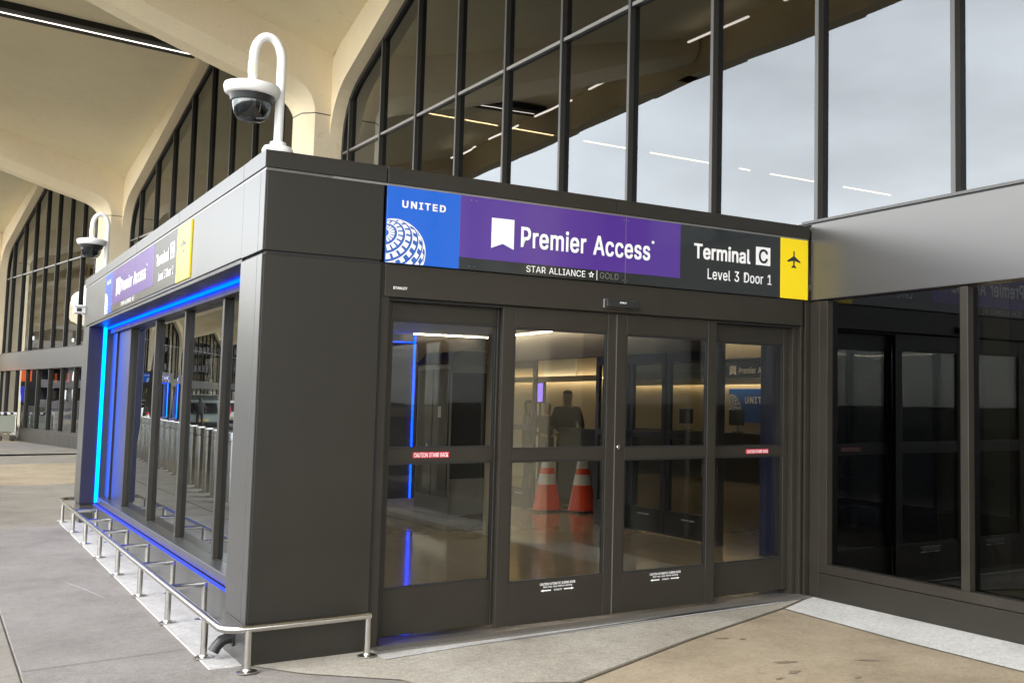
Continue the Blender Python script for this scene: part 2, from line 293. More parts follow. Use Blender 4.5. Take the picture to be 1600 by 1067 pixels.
# letter shapes as triangles on a 1000-unit grid: {letter: [advance, x,y..., corner indices...]}
GLYPHS = {"1":[453,[76,0,76,55,391,55,391,0,276,509,276,0,212,0,212,448,209,448,86,358,86,427,198,509],[10,4,11,10,8,4,8,7,4,7,5,4,10,9,8,6,5,7,0,2,1,0,3,2]],"3":[453,[218,-7,188,-5,159,1,133,10,108,22,88,38,70,57,57,79,48,104,44,132,109,132,112,115,118,100,126,87,137,76,150,66,165,59,182,54,200,51,219,50,239,51,258,55,275,61,291,69,304,80,315,93,323,108,328,125,329,145,328,163,323,180,316,196,306,211,292,223,275,234,254,241,229,246,201,248,157,248,157,299,288,448,288,452,70,452,70,509,372,509,372,461,211,278,211,289,247,290,279,286,308,276,333,262,354,244,371,222,383,198,391,173,393,145,390,116,383,90,370,66,354,45,333,27,309,12,281,2,251,-5],[42,44,43,42,45,44,42,41,45,41,40,45,40,46,45,39,47,40,47,46,40,38,47,39,47,49,48,38,49,47,38,50,49,38,51,50,38,37,51,37,52,51,36,52,37,35,52,36,35,53,52,34,53,35,33,53,34,32,53,33,32,54,53,31,54,32,31,55,54,30,55,31,29,55,30,29,56,55,28,56,29,27,56,28,27,57,56,8,10,9,8,11,10,26,57,27,26,58,57,8,12,11,25,58,26,7,12,8,7,13,12,24,58,25,24,59,58,7,14,13,23,59,24,6,14,7,6,15,14,22,59,23,6,16,15,22,60,59,21,60,22,6,17,16,5,17,6,20,60,21,5,18,17,19,60,20,5,19,18,5,60,19,5,61,60,4,61,5,4,62,61,3,62,4,3,63,62,2,63,3,2,64,63,1,64,2,1,0,64]],"A":[480,[16,0,201,509,276,509,463,0,395,0,287,302,280,323,272,346,264,372,255,402,244,438,232,478,245,478,233,437,222,402,213,371,204,345,197,322,191,302,85,0,110,142,110,199,370,199,370,142],[0,11,1,11,2,1,11,12,2,12,3,2,0,21,11,21,13,11,13,10,11,13,10,12,10,22,12,22,3,12,9,22,10,21,14,13,8,22,9,21,15,14,7,22,8,21,16,15,6,22,7,21,17,16,5,22,6,21,18,17,21,20,18,20,19,18,4,23,5,23,22,5,0,20,21,20,22,21,20,23,22,23,3,22,0,19,20,4,3,23]],"B":[456,[60,0,60,509,241,509,274,507,304,501,329,491,350,477,367,461,381,442,390,421,396,398,398,374,397,353,393,336,387,320,378,307,368,295,356,286,343,278,329,272,315,267,315,
262,331,260,347,254,363,245,378,234,391,220,402,203,411,184,416,161,418,136,416,111,410,88,400,67,386,48,368,31,344,18,317,8,284,2,247,0,125,57,245,57,281,60,309,67,330,80,344,96,353,115,355,137,354,153,350,169,342,184,333,197,320,209,306,218,289,225,269,229,248,231,125,231,125,285,238,285,256,287,273,290,288,296,302,304,314,314,323,326,330,340,335,355,336,372,333,393,326,412,313,429,294,442,270,449,240,452,125,452],[0,75,1,75,2,1,75,3,2,75,4,3,75,5,4,75,6,5,75,7,6,75,74,7,74,8,7,0,58,75,73,8,74,72,8,73,72,9,8,71,9,72,70,9,71,70,10,9,69,10,70,69,11,10,68,11,69,68,12,11,67,12,68,66,12,67,66,13,12,65,13,66,65,14,13,64,14,65,64,15,14,63,15,64,63,16,15,62,16,63,61,16,62,61,17,16,60,17,61,59,17,60,59,18,17,0,57,58,57,59,58,57,18,59,57,19,18,57,20,19,57,21,20,57,22,21,57,23,22,57,24,23,57,25,24,57,56,25,56,55,25,55,26,25,0,40,57,54,26,55,53,26,54,53,27,26,52,27,53,51,27,52,51,28,27,50,28,51,49,28,50,49,29,28,48,29,49,48,30,29,47,30,48,46,30,47,46,31,30,45,31,46,45,32,31,44,32,45,44,33,32,43,33,44,42,33,43,42,34,33,41,34,42,0,41,40,0,34,41,0,35,34,0,36,35,0,37,36,0,38,37,0,39,38]],"C":[510,[267,-7,225,-3,186,7,150,25,119,49,92,79,70,115,53,157,44,203,40,254,44,305,53,352,70,393,92,429,119,459,150,484,186,501,225,512,267,516,293,514,317,511,340,504,362,496,383,485,402,471,419,456,435,438,448,418,459,397,467,373,473,348,408,348,404,365,397,380,389,395,380,407,369,418,357,428,344,437,330,444,315,449,300,453,284,455,267,456,237,453,209,445,184,432,161,414,141,391,125,364,113,332,106,295,103,254,106,213,113,177,125,145,141,117,161,94,184,76,210,63,237,56,267,53,284,54,300,56,315,60,330,65,344,72,357,81,369,90,380,102,389,114,397,128,404,144,408,160,473,160,467,135,459,112,448,91,435,71,420,53,402,38,383,24,363,13,341,5,317,-2,293,-6],[17,19,18,17,20,19,16,20,17,16,21,20,16,22,21,15,
22,16,15,23,22,15,24,23,14,24,15,14,25,24,13,44,14,44,43,14,43,25,14,42,25,43,42,26,25,41,26,42,13,45,44,40,26,41,39,26,40,13,46,45,38,26,39,38,27,26,37,27,38,13,47,46,12,47,13,36,27,37,35,27,36,35,28,27,12,48,47,34,28,35,34,29,28,33,29,34,11,48,12,11,49,48,32,29,33,32,30,29,31,30,32,11,50,49,10,50,11,10,51,50,9,51,10,9,52,51,8,52,9,8,53,52,8,54,53,7,54,8,7,55,54,72,74,73,72,75,74,6,55,7,6,56,55,71,75,72,71,76,75,70,76,71,6,57,56,5,57,6,69,76,70,69,77,76,68,77,69,5,58,57,68,78,77,67,78,68,66,78,67,4,58,5,4,59,58,65,78,66,65,79,78,64,79,65,4,60,59,63,79,64,62,79,63,4,61,60,61,79,62,61,80,79,4,80,61,3,80,4,3,81,80,2,81,3,2,82,81,2,83,82,1,83,2,1,84,83,1,85,84,0,85,1]],"D":[502,[219,0,96,0,96,57,215,57,254,60,288,68,318,81,343,99,363,122,379,149,390,181,397,216,399,255,397,294,390,329,379,361,364,388,344,410,320,428,291,441,258,449,221,452,93,452,93,509,225,509,273,505,315,495,353,478,385,455,412,426,433,391,449,351,458,306,462,255,458,205,449,159,433,119,411,83,384,54,351,31,312,14,268,3,125,509,125,0,60,0,60,509],[44,23,45,23,42,45,44,22,23,42,24,23,43,24,42,43,21,24,21,25,24,21,26,25,21,27,26,21,28,27,21,20,28,20,29,28,44,21,22,44,2,21,2,43,21,19,29,20,18,29,19,17,29,18,17,30,29,16,30,17,16,31,30,15,31,16,14,31,15,14,32,31,13,32,14,13,33,32,12,33,13,11,33,12,11,34,33,10,34,11,10,35,34,9,35,10,9,36,35,8,36,9,7,36,8,7,37,36,6,37,7,6,38,37,5,38,6,4,38,5,3,38,4,44,1,2,43,3,2,43,38,3,43,39,38,43,40,39,43,41,40,43,0,41,1,43,44,43,0,1]],"E":[419,[60,0,60,509,372,509,372,452,125,452,125,286,355,286,355,229,125,229,125,57,375,57,375,0],[0,4,1,4,2,1,4,3,2,0,5,4,0,8,5,8,6,5,8,7,6,0,9,8,0,10,9,0,11,10]],"G":[520,[269,-7,225,-3,185,7,149,25,118,49,91,79,69,116,53,157,43,203,40,254,43,305,53,352,69,393,91,429,117,459,149,484,184,501,223,512,265,516,291,514,316,510,340,504,363,494,384,
483,403,469,421,453,436,436,449,416,460,395,468,373,474,349,408,349,402,365,395,379,387,393,378,406,368,417,356,427,344,436,330,443,315,448,300,453,283,455,265,456,236,453,209,445,183,432,160,414,141,392,125,364,113,332,106,295,103,254,106,213,113,177,125,145,141,117,161,95,184,76,210,63,238,56,269,53,296,55,322,61,345,71,365,85,382,102,396,123,407,147,413,173,415,202,434,199,283,199,283,256,478,256,478,200,475,160,466,124,451,91,431,62,406,38,377,19,344,5,308,-4],[17,19,18,17,20,19,16,20,17,16,21,20,16,22,21,15,22,16,15,23,22,14,23,15,14,24,23,14,25,24,13,44,14,44,43,14,43,25,14,42,25,43,41,25,42,41,26,25,13,45,44,40,26,41,39,26,40,13,46,45,38,26,39,38,27,26,37,27,38,13,47,46,12,47,13,36,27,37,35,27,36,35,28,27,12,48,47,34,28,35,34,29,28,11,48,12,33,29,34,11,49,48,32,29,33,32,30,29,31,30,32,11,50,49,10,50,11,10,51,50,9,51,10,9,52,51,72,74,73,72,70,74,70,75,74,8,52,9,8,53,52,8,54,53,7,54,8,72,69,70,71,75,70,71,76,75,69,71,72,69,76,71,7,55,54,68,76,69,68,77,76,6,55,7,67,77,68,6,56,55,67,78,77,66,78,67,6,57,56,5,57,6,65,78,66,5,58,57,65,79,78,64,79,65,4,58,5,4,59,58,63,79,64,4,60,59,63,80,79,62,80,63,4,61,60,61,80,62,4,80,61,3,80,4,3,81,80,2,81,3,2,82,81,1,82,2,1,83,82,0,83,1]],"I":[300,[31,0,31,57,118,57,118,452,31,452,31,509,269,509,269,452,183,452,183,57,269,57,269,0],[4,6,5,4,7,6,3,7,4,2,8,3,8,7,3,2,9,8,0,2,1,0,9,2,0,10,9,0,11,10]],"K":[467,[104,145,104,216,116,231,128,246,139,261,151,275,162,289,174,303,187,317,199,331,212,344,364,509,448,509,231,276,228,276,60,0,60,509,125,509,125,334,124,225,125,193,125,0,372,0,188,259,228,309,449,0],[15,17,16,15,18,17,10,12,11,10,24,12,24,13,12,9,24,10,15,1,18,1,2,18,2,19,18,8,24,9,7,24,8,7,23,24,13,25,24,6,23,7,5,23,6,0,13,14,0,25,13,4,23,5,3,23,4,3,22,23,2,19,3,19,22,3,20,22,19,15,0,1,21,22,20,15,25,0,21,25,15,22,25,21]],
"L":[393,[60,0,60,509,125,509,125,57,361,57,361,0],[0,2,1,0,3,2,0,4,3,0,5,4]],"M":[628,[60,0,60,509,152,509,277,187,280,179,284,170,287,159,291,147,295,135,299,123,303,110,307,97,311,84,315,71,319,60,322,49,307,49,311,59,314,71,318,83,322,95,326,108,330,121,334,134,338,146,342,158,346,169,349,179,352,187,476,509,568,509,568,0,504,0,504,291,504,302,504,314,504,327,505,340,505,354,505,369,505,383,506,398,506,413,506,428,507,443,507,457,513,457,508,441,503,425,498,409,492,393,487,378,482,363,477,348,472,335,467,322,463,310,459,300,456,291,342,0,286,0,170,291,167,300,163,310,159,321,155,333,150,347,145,361,140,376,134,392,129,408,124,424,118,441,112,457,119,457,119,444,120,430,120,416,120,401,121,386,121,372,121,357,121,342,122,328,122,315,122,302,122,291,122,0],[0,73,1,73,2,1,73,74,2,74,3,2,28,45,29,45,30,29,45,46,30,46,31,30,0,72,73,75,3,74,28,44,45,47,31,46,76,3,75,28,48,44,48,43,44,48,43,47,43,31,47,0,76,72,76,71,72,0,77,76,71,3,76,42,31,43,28,49,48,70,3,71,0,78,77,41,31,42,28,50,49,69,3,70,0,79,78,40,31,41,28,51,50,68,3,69,0,80,79,39,31,40,28,52,51,67,3,68,0,81,80,38,31,39,28,53,52,66,3,67,0,82,81,37,31,38,28,54,53,65,3,66,0,83,82,36,31,37,28,55,54,64,3,65,0,84,83,35,31,36,28,56,55,63,3,64,0,85,84,34,31,35,28,57,56,62,3,63,0,86,85,33,31,34,28,58,57,61,3,62,0,87,86,60,3,61,28,59,58,32,31,33,60,4,3,27,59,28,60,5,4,26,59,27,60,6,5,25,59,26,60,7,6,24,59,25,60,8,7,23,59,24,60,9,8,22,59,23,60,10,9,21,59,22,60,11,10,20,59,21,60,12,11,19,59,20,60,18,12,18,13,12,18,13,19,13,59,19,14,59,13,60,17,18,15,59,14,60,16,17,60,15,16,60,59,15]],"N":[523,[60,0,60,509,136,509,343,183,349,174,355,163,363,151,371,137,379,122,388,107,396,90,405,73,414,55,405,54,403,72,402,90,401,108,400,126,399,142,399,157,399,171,399,184,399,195,399,509,463,509,463,0,387,0,202,290,194,303,186,317,177,331,168,
346,159,363,148,381,136,402,123,425,108,452,119,454,120,429,121,406,122,384,123,363,124,345,124,328,125,313,125,301,125,291,125,0],[0,36,1,36,2,1,36,37,2,37,3,2,22,24,23,22,25,24,38,3,37,0,38,36,38,35,36,0,39,38,35,3,38,34,3,35,0,40,39,33,3,34,0,41,40,32,3,33,0,42,41,31,3,32,30,3,31,0,43,42,29,3,30,0,44,43,28,3,29,0,45,44,27,3,28,0,46,45,0,47,46,26,3,27,21,25,22,20,25,21,26,4,3,26,5,4,19,25,20,26,6,5,18,25,19,26,7,6,17,25,18,26,8,7,16,25,17,26,9,8,15,25,16,26,10,9,14,11,15,11,25,15,26,14,10,14,11,10,12,25,11,26,13,14,13,25,12,26,25,13]],"O":[533,[267,-7,225,-3,186,7,150,25,119,49,92,79,70,115,53,157,44,203,40,254,44,305,53,352,70,393,92,429,119,459,150,484,186,501,225,512,267,516,309,512,348,501,384,484,415,459,442,429,464,393,480,352,490,305,493,254,490,203,480,157,464,115,442,79,415,49,384,25,348,7,309,-3,267,53,296,55,324,63,349,76,372,94,392,116,408,144,420,176,428,213,430,254,428,295,420,332,408,365,392,392,372,415,349,433,324,446,296,453,267,456,237,453,210,445,184,433,161,415,142,392,125,364,113,332,106,295,103,254,106,213,113,176,125,144,142,117,161,94,184,76,210,63,237,55],[17,19,18,16,19,17,16,20,19,15,20,16,15,21,20,14,21,15,14,22,21,13,55,14,55,54,14,54,22,14,54,53,22,53,23,22,52,23,53,13,56,55,51,23,52,13,57,56,50,23,51,13,58,57,50,24,23,12,58,13,49,24,50,12,59,58,11,59,12,49,25,24,48,25,49,11,60,59,47,25,48,11,61,60,10,61,11,47,26,25,46,26,47,10,62,61,9,62,10,46,27,26,45,27,46,9,63,62,8,63,9,8,64,63,44,27,45,44,28,27,8,65,64,43,28,44,7,65,8,43,29,28,7,66,65,42,29,43,6,66,7,42,30,29,6,67,66,41,30,42,6,68,67,40,30,41,5,68,6,40,31,30,5,69,68,39,31,40,39,32,31,4,69,5,4,70,69,38,32,39,4,71,70,37,32,38,4,36,71,36,32,37,4,32,36,4,33,32,3,33,4,2,33,3,2,34,33,1,34,2,1,35,34,1,0,35]],"P":[445,[60,0,60,509,235,509,272,506,305,499,332,487,356,471,375,452,390,430,400,
404,407,377,409,348,407,318,400,291,390,265,375,243,356,223,332,207,305,195,272,188,235,186,109,186,109,242,233,242,257,244,279,248,297,256,312,266,324,279,333,294,339,310,343,328,344,348,343,367,339,385,333,402,324,416,312,428,297,439,279,446,257,451,232,452,125,452,125,0],[0,42,1,42,2,1,42,3,2,42,4,3,42,5,4,42,6,5,42,7,6,42,41,7,41,40,7,40,8,7,0,22,42,22,43,42,39,8,40,38,8,39,37,8,38,37,9,8,36,9,37,35,9,36,35,10,9,34,10,35,33,10,34,33,11,10,32,11,33,31,11,32,31,12,11,30,12,31,30,13,12,29,13,30,28,13,29,28,14,13,27,14,28,26,14,27,26,15,14,25,15,26,24,15,25,23,15,24,23,16,15,0,21,22,43,23,22,43,20,23,20,16,23,20,17,16,20,18,17,20,19,18,0,20,21,0,43,20]],"R":[449,[60,0,60,509,236,509,273,506,305,500,333,489,356,473,376,455,390,433,401,408,407,381,409,352,407,323,401,296,390,271,376,250,356,232,333,217,305,206,273,200,236,198,96,198,96,255,234,255,258,256,280,260,298,267,313,276,325,287,334,300,340,316,344,333,345,352,344,371,340,389,334,405,325,419,313,430,298,440,279,446,258,451,233,452,125,452,125,0,353,0,230,229,303,229,428,0],[0,22,1,22,42,1,42,2,1,42,3,2,42,4,3,42,5,4,42,6,5,42,7,6,42,41,7,41,40,7,40,8,7,22,43,42,39,8,40,38,8,39,37,8,38,37,9,8,36,9,37,35,9,36,35,10,9,34,10,35,33,10,34,33,11,10,32,11,33,31,11,32,31,12,11,30,12,31,30,13,12,29,13,30,28,13,29,28,14,13,27,14,28,26,14,27,26,15,14,25,15,26,24,15,25,23,15,24,0,21,22,43,23,22,43,45,23,45,15,23,45,16,15,45,46,16,46,17,16,43,20,45,20,44,45,47,17,46,18,47,17,19,47,18,20,47,19,0,20,21,0,43,20,44,47,20]],"S":[447,[224,-9,188,-7,156,-1,128,9,102,23,81,40,64,60,51,83,42,109,38,137,104,137,108,118,114,102,123,88,136,76,150,66,166,59,185,53,204,50,224,49,246,50,267,54,286,60,303,69,317,79,329,92,338,106,344,122,346,139,344,154,340,168,332,179,322,189,310,197,296,205,280,211,263,217,245,222,184,239,145,253,112,269,86,
289,67,313,56,341,52,372,54,400,62,425,75,448,92,468,113,484,138,498,165,508,195,514,227,516,259,514,289,508,316,498,340,484,360,468,377,449,390,427,398,403,401,378,337,378,332,402,320,421,302,437,280,449,254,456,225,459,204,457,185,454,167,448,152,440,139,430,129,418,121,405,117,391,115,376,117,359,122,345,131,334,142,324,155,315,169,308,184,302,198,297,212,293,264,279,279,275,295,270,312,264,328,256,344,248,359,238,372,226,384,213,395,198,402,180,407,161,408,139,406,112,399,87,386,64,370,43,349,25,323,11,294,0,261,-7],[52,54,53,51,54,52,51,55,54,50,55,51,50,56,55,49,56,50,49,57,56,48,57,49,48,58,57,48,59,58,47,70,48,70,69,48,69,59,48,68,59,69,47,71,70,67,59,68,47,72,71,66,59,67,66,60,59,46,72,47,46,73,72,46,74,73,65,60,66,46,75,74,65,61,60,45,75,46,64,61,65,45,76,75,45,77,76,64,62,61,63,62,64,44,77,45,44,78,77,44,79,78,43,79,44,43,80,79,43,81,80,42,81,43,42,82,81,42,83,82,42,84,83,41,84,42,41,85,84,41,86,85,41,87,86,41,88,87,40,88,41,40,89,88,40,90,89,40,91,90,39,91,40,39,92,91,39,93,92,38,93,39,38,94,93,37,94,38,37,95,94,37,96,95,36,96,37,35,96,36,35,97,96,34,97,35,33,97,34,33,98,97,32,98,33,31,98,32,31,99,98,30,99,31,29,99,30,29,100,99,28,100,29,27,100,28,27,101,100,8,10,9,8,11,10,26,101,27,8,12,11,26,102,101,7,12,8,25,102,26,7,13,12,24,102,25,7,14,13,24,103,102,6,14,7,23,103,24,6,15,14,22,103,23,6,16,15,22,104,103,21,104,22,5,16,6,5,17,16,20,104,21,5,18,17,19,104,20,5,19,18,5,104,19,5,105,104,4,105,5,4,106,105,3,106,4,3,107,106,2,107,3,2,108,107,1,108,2,1,0,108]],"T":[449,[32,452,32,509,417,509,417,452,257,452,257,0,193,0,193,452],[0,2,1,0,3,2,7,3,0,6,4,7,4,3,7,6,5,4]],"U":[517,[259,-8,220,-6,186,2,154,15,126,33,103,55,85,80,71,108,63,140,60,173,60,509,124,509,124,178,126,155,132,133,141,113,153,95,169,80,187,68,208,59,232,53,259,52,285,53,309,59,331,68,349,80,364,
95,377,113,385,133,391,155,393,178,393,509,457,509,457,173,454,140,446,108,433,80,414,55,391,33,363,15,332,2,297,-6],[9,11,10,9,12,11,30,32,31,30,33,32,9,13,12,29,33,30,8,13,9,29,34,33,8,14,13,28,34,29,7,14,8,28,35,34,27,35,28,7,15,14,7,16,15,26,35,27,6,16,7,26,36,35,6,17,16,25,36,26,6,18,17,24,36,25,5,18,6,24,37,36,5,19,18,23,37,24,5,20,19,22,37,23,22,38,37,4,20,5,4,21,20,21,38,22,4,38,21,3,38,4,3,39,38,2,39,3,2,40,39,1,40,2,1,41,40,0,41,1]],"Y":[472,[203,0,203,208,16,509,91,509,192,344,203,327,213,309,222,292,231,274,240,254,250,230,224,230,233,254,242,275,251,293,260,310,270,327,280,344,381,509,455,509,268,208,268,0],[1,3,2,1,4,3,17,19,18,17,20,19,1,5,4,16,20,17,15,20,16,1,6,5,14,20,15,1,7,6,13,20,14,1,8,7,12,9,13,9,20,13,1,12,8,12,9,8,1,11,12,10,20,9,1,10,11,1,20,10,0,20,1,0,21,20]],"a":[389,[160,-9,137,-7,115,-3,94,5,76,15,60,29,48,45,38,63,32,84,30,108,32,128,36,146,43,161,53,174,64,184,78,193,92,200,108,206,125,211,143,214,161,217,178,220,200,223,218,225,234,227,247,229,257,231,265,235,271,240,274,246,276,255,276,257,275,272,272,285,267,297,260,307,251,315,240,322,227,327,212,330,196,331,178,330,163,327,149,322,137,316,127,309,118,301,110,292,104,283,100,274,41,291,51,313,64,331,79,346,95,358,114,368,133,375,153,380,173,383,194,384,208,384,223,382,239,379,255,375,271,369,286,360,300,350,312,336,322,320,330,301,335,278,337,251,337,0,277,0,277,52,272,52,267,43,260,34,252,25,242,16,229,8,215,1,199,-4,181,-7,170,45,192,47,211,51,228,59,242,68,254,80,263,93,270,108,274,122,276,138,276,190,272,187,267,184,259,182,251,180,241,178,231,176,221,174,210,173,200,171,191,170,182,169,175,168,161,166,147,163,134,159,122,153,112,147,103,139,97,130,93,118,92,105,93,93,96,82,102,72,109,64,119,57,130,52,142,48,156,46],[58,60,59,58,61,60,57,61,58,57,62,61,56,62,57,56,63,62,55,63,56,
55,64,63,55,65,64,54,65,55,54,66,65,53,66,54,53,67,66,52,67,53,52,40,67,40,39,67,39,68,67,51,41,52,41,40,52,51,42,41,38,68,39,51,43,42,37,68,38,51,44,43,36,68,37,36,69,68,51,45,44,35,69,36,50,45,51,50,46,45,34,69,35,34,70,69,50,47,46,33,70,34,50,48,47,49,48,50,32,70,33,32,71,70,31,71,32,30,71,31,29,71,30,29,72,71,28,72,29,27,72,28,26,94,27,94,72,27,25,94,26,24,94,25,23,94,24,22,94,23,21,94,22,20,94,21,19,94,20,18,94,19,17,94,18,16,94,17,15,94,16,14,94,15,14,95,94,93,72,94,14,96,95,14,97,96,13,97,14,13,98,97,13,99,98,13,100,99,13,101,100,13,102,101,12,102,13,12,103,102,12,104,103,12,105,104,12,106,105,12,107,106,12,108,107,12,109,108,11,109,12,11,110,109,11,111,110,11,112,111,10,112,11,10,113,112,92,72,93,10,114,113,9,114,10,91,72,92,9,115,114,8,115,9,90,72,91,8,116,115,89,72,90,8,117,116,7,117,8,7,118,117,88,74,89,74,72,89,7,119,118,87,74,88,7,120,119,6,120,7,86,75,87,75,74,87,6,121,120,6,122,121,86,76,75,73,72,74,85,76,86,6,123,122,84,76,85,6,84,123,6,76,84,5,76,6,5,77,76,5,78,77,4,78,5,4,79,78,4,80,79,3,80,4,3,81,80,2,81,3,2,82,81,1,82,2,1,83,82,0,83,1]],"c":[396,[207,-8,174,-5,144,3,117,16,93,35,72,58,56,85,44,116,37,150,34,187,37,225,44,260,56,291,72,318,93,341,117,360,144,374,174,382,207,384,226,384,243,381,260,377,276,371,291,364,305,356,318,346,330,335,340,322,349,308,356,293,362,277,303,262,300,272,295,281,290,289,284,297,278,304,270,311,261,316,252,321,242,325,231,328,220,329,207,330,184,328,163,321,145,310,130,296,118,278,108,258,102,236,98,212,96,187,98,163,102,139,108,117,118,97,130,80,145,66,163,55,184,49,207,46,220,47,232,49,243,52,253,55,262,60,271,66,279,73,285,80,292,89,297,98,301,107,304,117,363,102,357,86,350,70,341,56,331,43,319,32,306,21,292,12,277,5,261,-1,244,-5,226,-7],[17,19,18,17,20,19,16,20,17,16,21,20,16,22,21,15,22,16,15,23,22,15,24,23,14,24,
15,14,25,24,14,26,25,13,43,14,43,26,14,43,42,26,42,27,26,13,44,43,41,27,42,13,45,44,40,27,41,39,27,40,39,28,27,13,46,45,38,28,39,12,46,13,37,28,38,36,28,37,12,47,46,36,29,28,35,29,36,34,29,35,12,48,47,34,30,29,11,48,12,33,30,34,32,30,33,11,49,48,32,31,30,10,49,11,10,50,49,10,51,50,9,51,10,9,52,51,8,52,9,8,53,52,8,54,53,7,54,8,7,55,54,7,56,55,72,74,73,6,56,7,71,74,72,71,75,74,70,75,71,6,57,56,69,75,70,69,76,75,5,57,6,5,58,57,68,76,69,67,76,68,67,77,76,66,77,67,5,59,58,65,77,66,4,59,5,65,78,77,64,78,65,4,60,59,63,78,64,62,78,63,4,61,60,61,78,62,4,78,61,4,79,78,3,79,4,3,80,79,3,81,80,2,81,3,2,82,81,2,83,82,1,83,2,1,84,83,1,85,84,0,85,1]],"e":[404,[212,-8,177,-5,145,3,117,16,92,35,72,58,56,85,44,116,37,150,34,187,36,224,44,258,55,290,71,317,91,340,115,359,142,373,172,382,205,384,226,383,246,380,266,374,285,366,303,355,319,341,334,324,347,305,357,282,365,256,370,227,371,194,371,169,75,169,75,221,338,221,310,202,308,226,304,248,298,269,288,286,277,301,263,314,246,323,227,328,205,330,183,328,164,323,146,313,131,301,119,286,109,270,102,251,97,231,96,211,96,178,98,151,102,127,110,106,121,88,135,73,151,61,169,53,190,48,212,46,227,47,241,49,254,53,265,58,276,65,285,73,294,82,300,93,306,105,365,91,358,72,348,55,335,39,320,26,302,14,283,4,261,-3,237,-7],[17,19,18,17,20,19,16,20,17,16,21,20,16,22,21,15,22,16,15,23,22,14,23,15,14,24,23,14,25,24,13,45,14,45,44,14,44,25,14,43,25,44,42,25,43,13,46,45,42,26,25,41,26,42,13,47,46,12,47,13,40,26,41,12,48,47,40,27,26,39,27,40,12,49,48,11,49,12,11,50,49,38,27,39,38,28,27,11,51,50,37,28,38,10,51,11,37,29,28,10,52,51,36,29,37,10,33,52,33,53,52,36,34,29,34,30,29,35,34,36,9,33,10,9,32,33,53,34,33,53,30,34,54,30,53,54,31,30,8,32,9,55,31,54,8,31,32,8,55,31,8,56,55,7,56,8,7,57,56,6,57,7,6,58,57,71,73,72,70,73,71,70,74,73,6,59,58,5,59,6,69,74,70,5,60,
59,68,74,69,68,75,74,67,75,68,5,61,60,66,75,67,4,61,5,66,76,75,4,62,61,65,76,66,64,76,65,4,63,62,63,76,64,4,76,63,4,77,76,3,77,4,3,78,77,2,78,3,2,79,78,2,80,79,1,80,2,1,81,80,0,81,1]],"g":[425,[207,-151,180,-149,156,-146,134,-140,114,-132,97,-122,82,-110,70,-97,59,-84,51,-69,101,-41,107,-49,114,-57,122,-66,131,-74,142,-82,154,-88,169,-93,187,-96,207,-97,236,-95,261,-87,282,-75,298,-58,308,-34,311,-6,311,68,306,68,301,60,294,51,287,41,277,32,266,23,252,16,236,10,217,6,195,5,165,7,138,14,113,27,90,43,71,65,55,90,43,120,36,154,34,191,36,229,43,263,55,293,71,320,90,342,112,361,138,374,166,382,196,384,218,383,237,379,253,373,267,365,279,356,288,346,296,336,302,327,308,319,313,319,313,379,372,379,372,-9,370,-40,363,-67,350,-90,334,-109,314,-124,291,-136,265,-144,237,-149,205,59,227,61,246,66,264,75,278,87,290,103,300,121,307,142,311,166,312,193,311,219,307,242,300,264,291,283,279,299,264,312,247,322,227,328,205,330,182,328,163,322,145,312,130,298,118,282,109,262,102,241,98,218,96,193,98,167,102,144,109,123,118,104,131,88,145,76,163,66,183,61],[53,55,54,53,56,55,52,56,53,64,66,65,64,67,66,52,57,56,51,57,52,51,58,57,51,59,58,50,59,51,50,60,59,50,61,60,49,94,50,94,61,50,94,62,61,49,95,94,93,62,94,92,62,93,49,96,95,92,63,62,91,63,92,49,97,96,48,97,49,91,64,63,91,90,64,90,89,64,89,88,64,88,87,64,87,67,64,48,98,97,48,99,98,47,99,48,47,100,99,46,100,47,46,101,100,86,67,87,46,102,101,45,102,46,85,67,86,45,103,102,45,104,103,84,67,85,44,104,45,44,105,104,83,67,84,43,105,44,43,106,105,82,67,83,43,107,106,81,67,82,42,107,43,42,108,107,80,26,81,26,67,81,41,108,42,41,109,108,79,26,80,41,110,109,78,27,79,27,26,79,78,28,27,25,67,26,41,111,110,77,28,78,40,111,41,40,76,111,76,28,77,76,29,28,40,29,76,40,30,29,39,30,40,39,31,30,39,32,31,38,32,39,38,33,32,38,34,33,37,34,38,37,35,34,36,35,37,24,
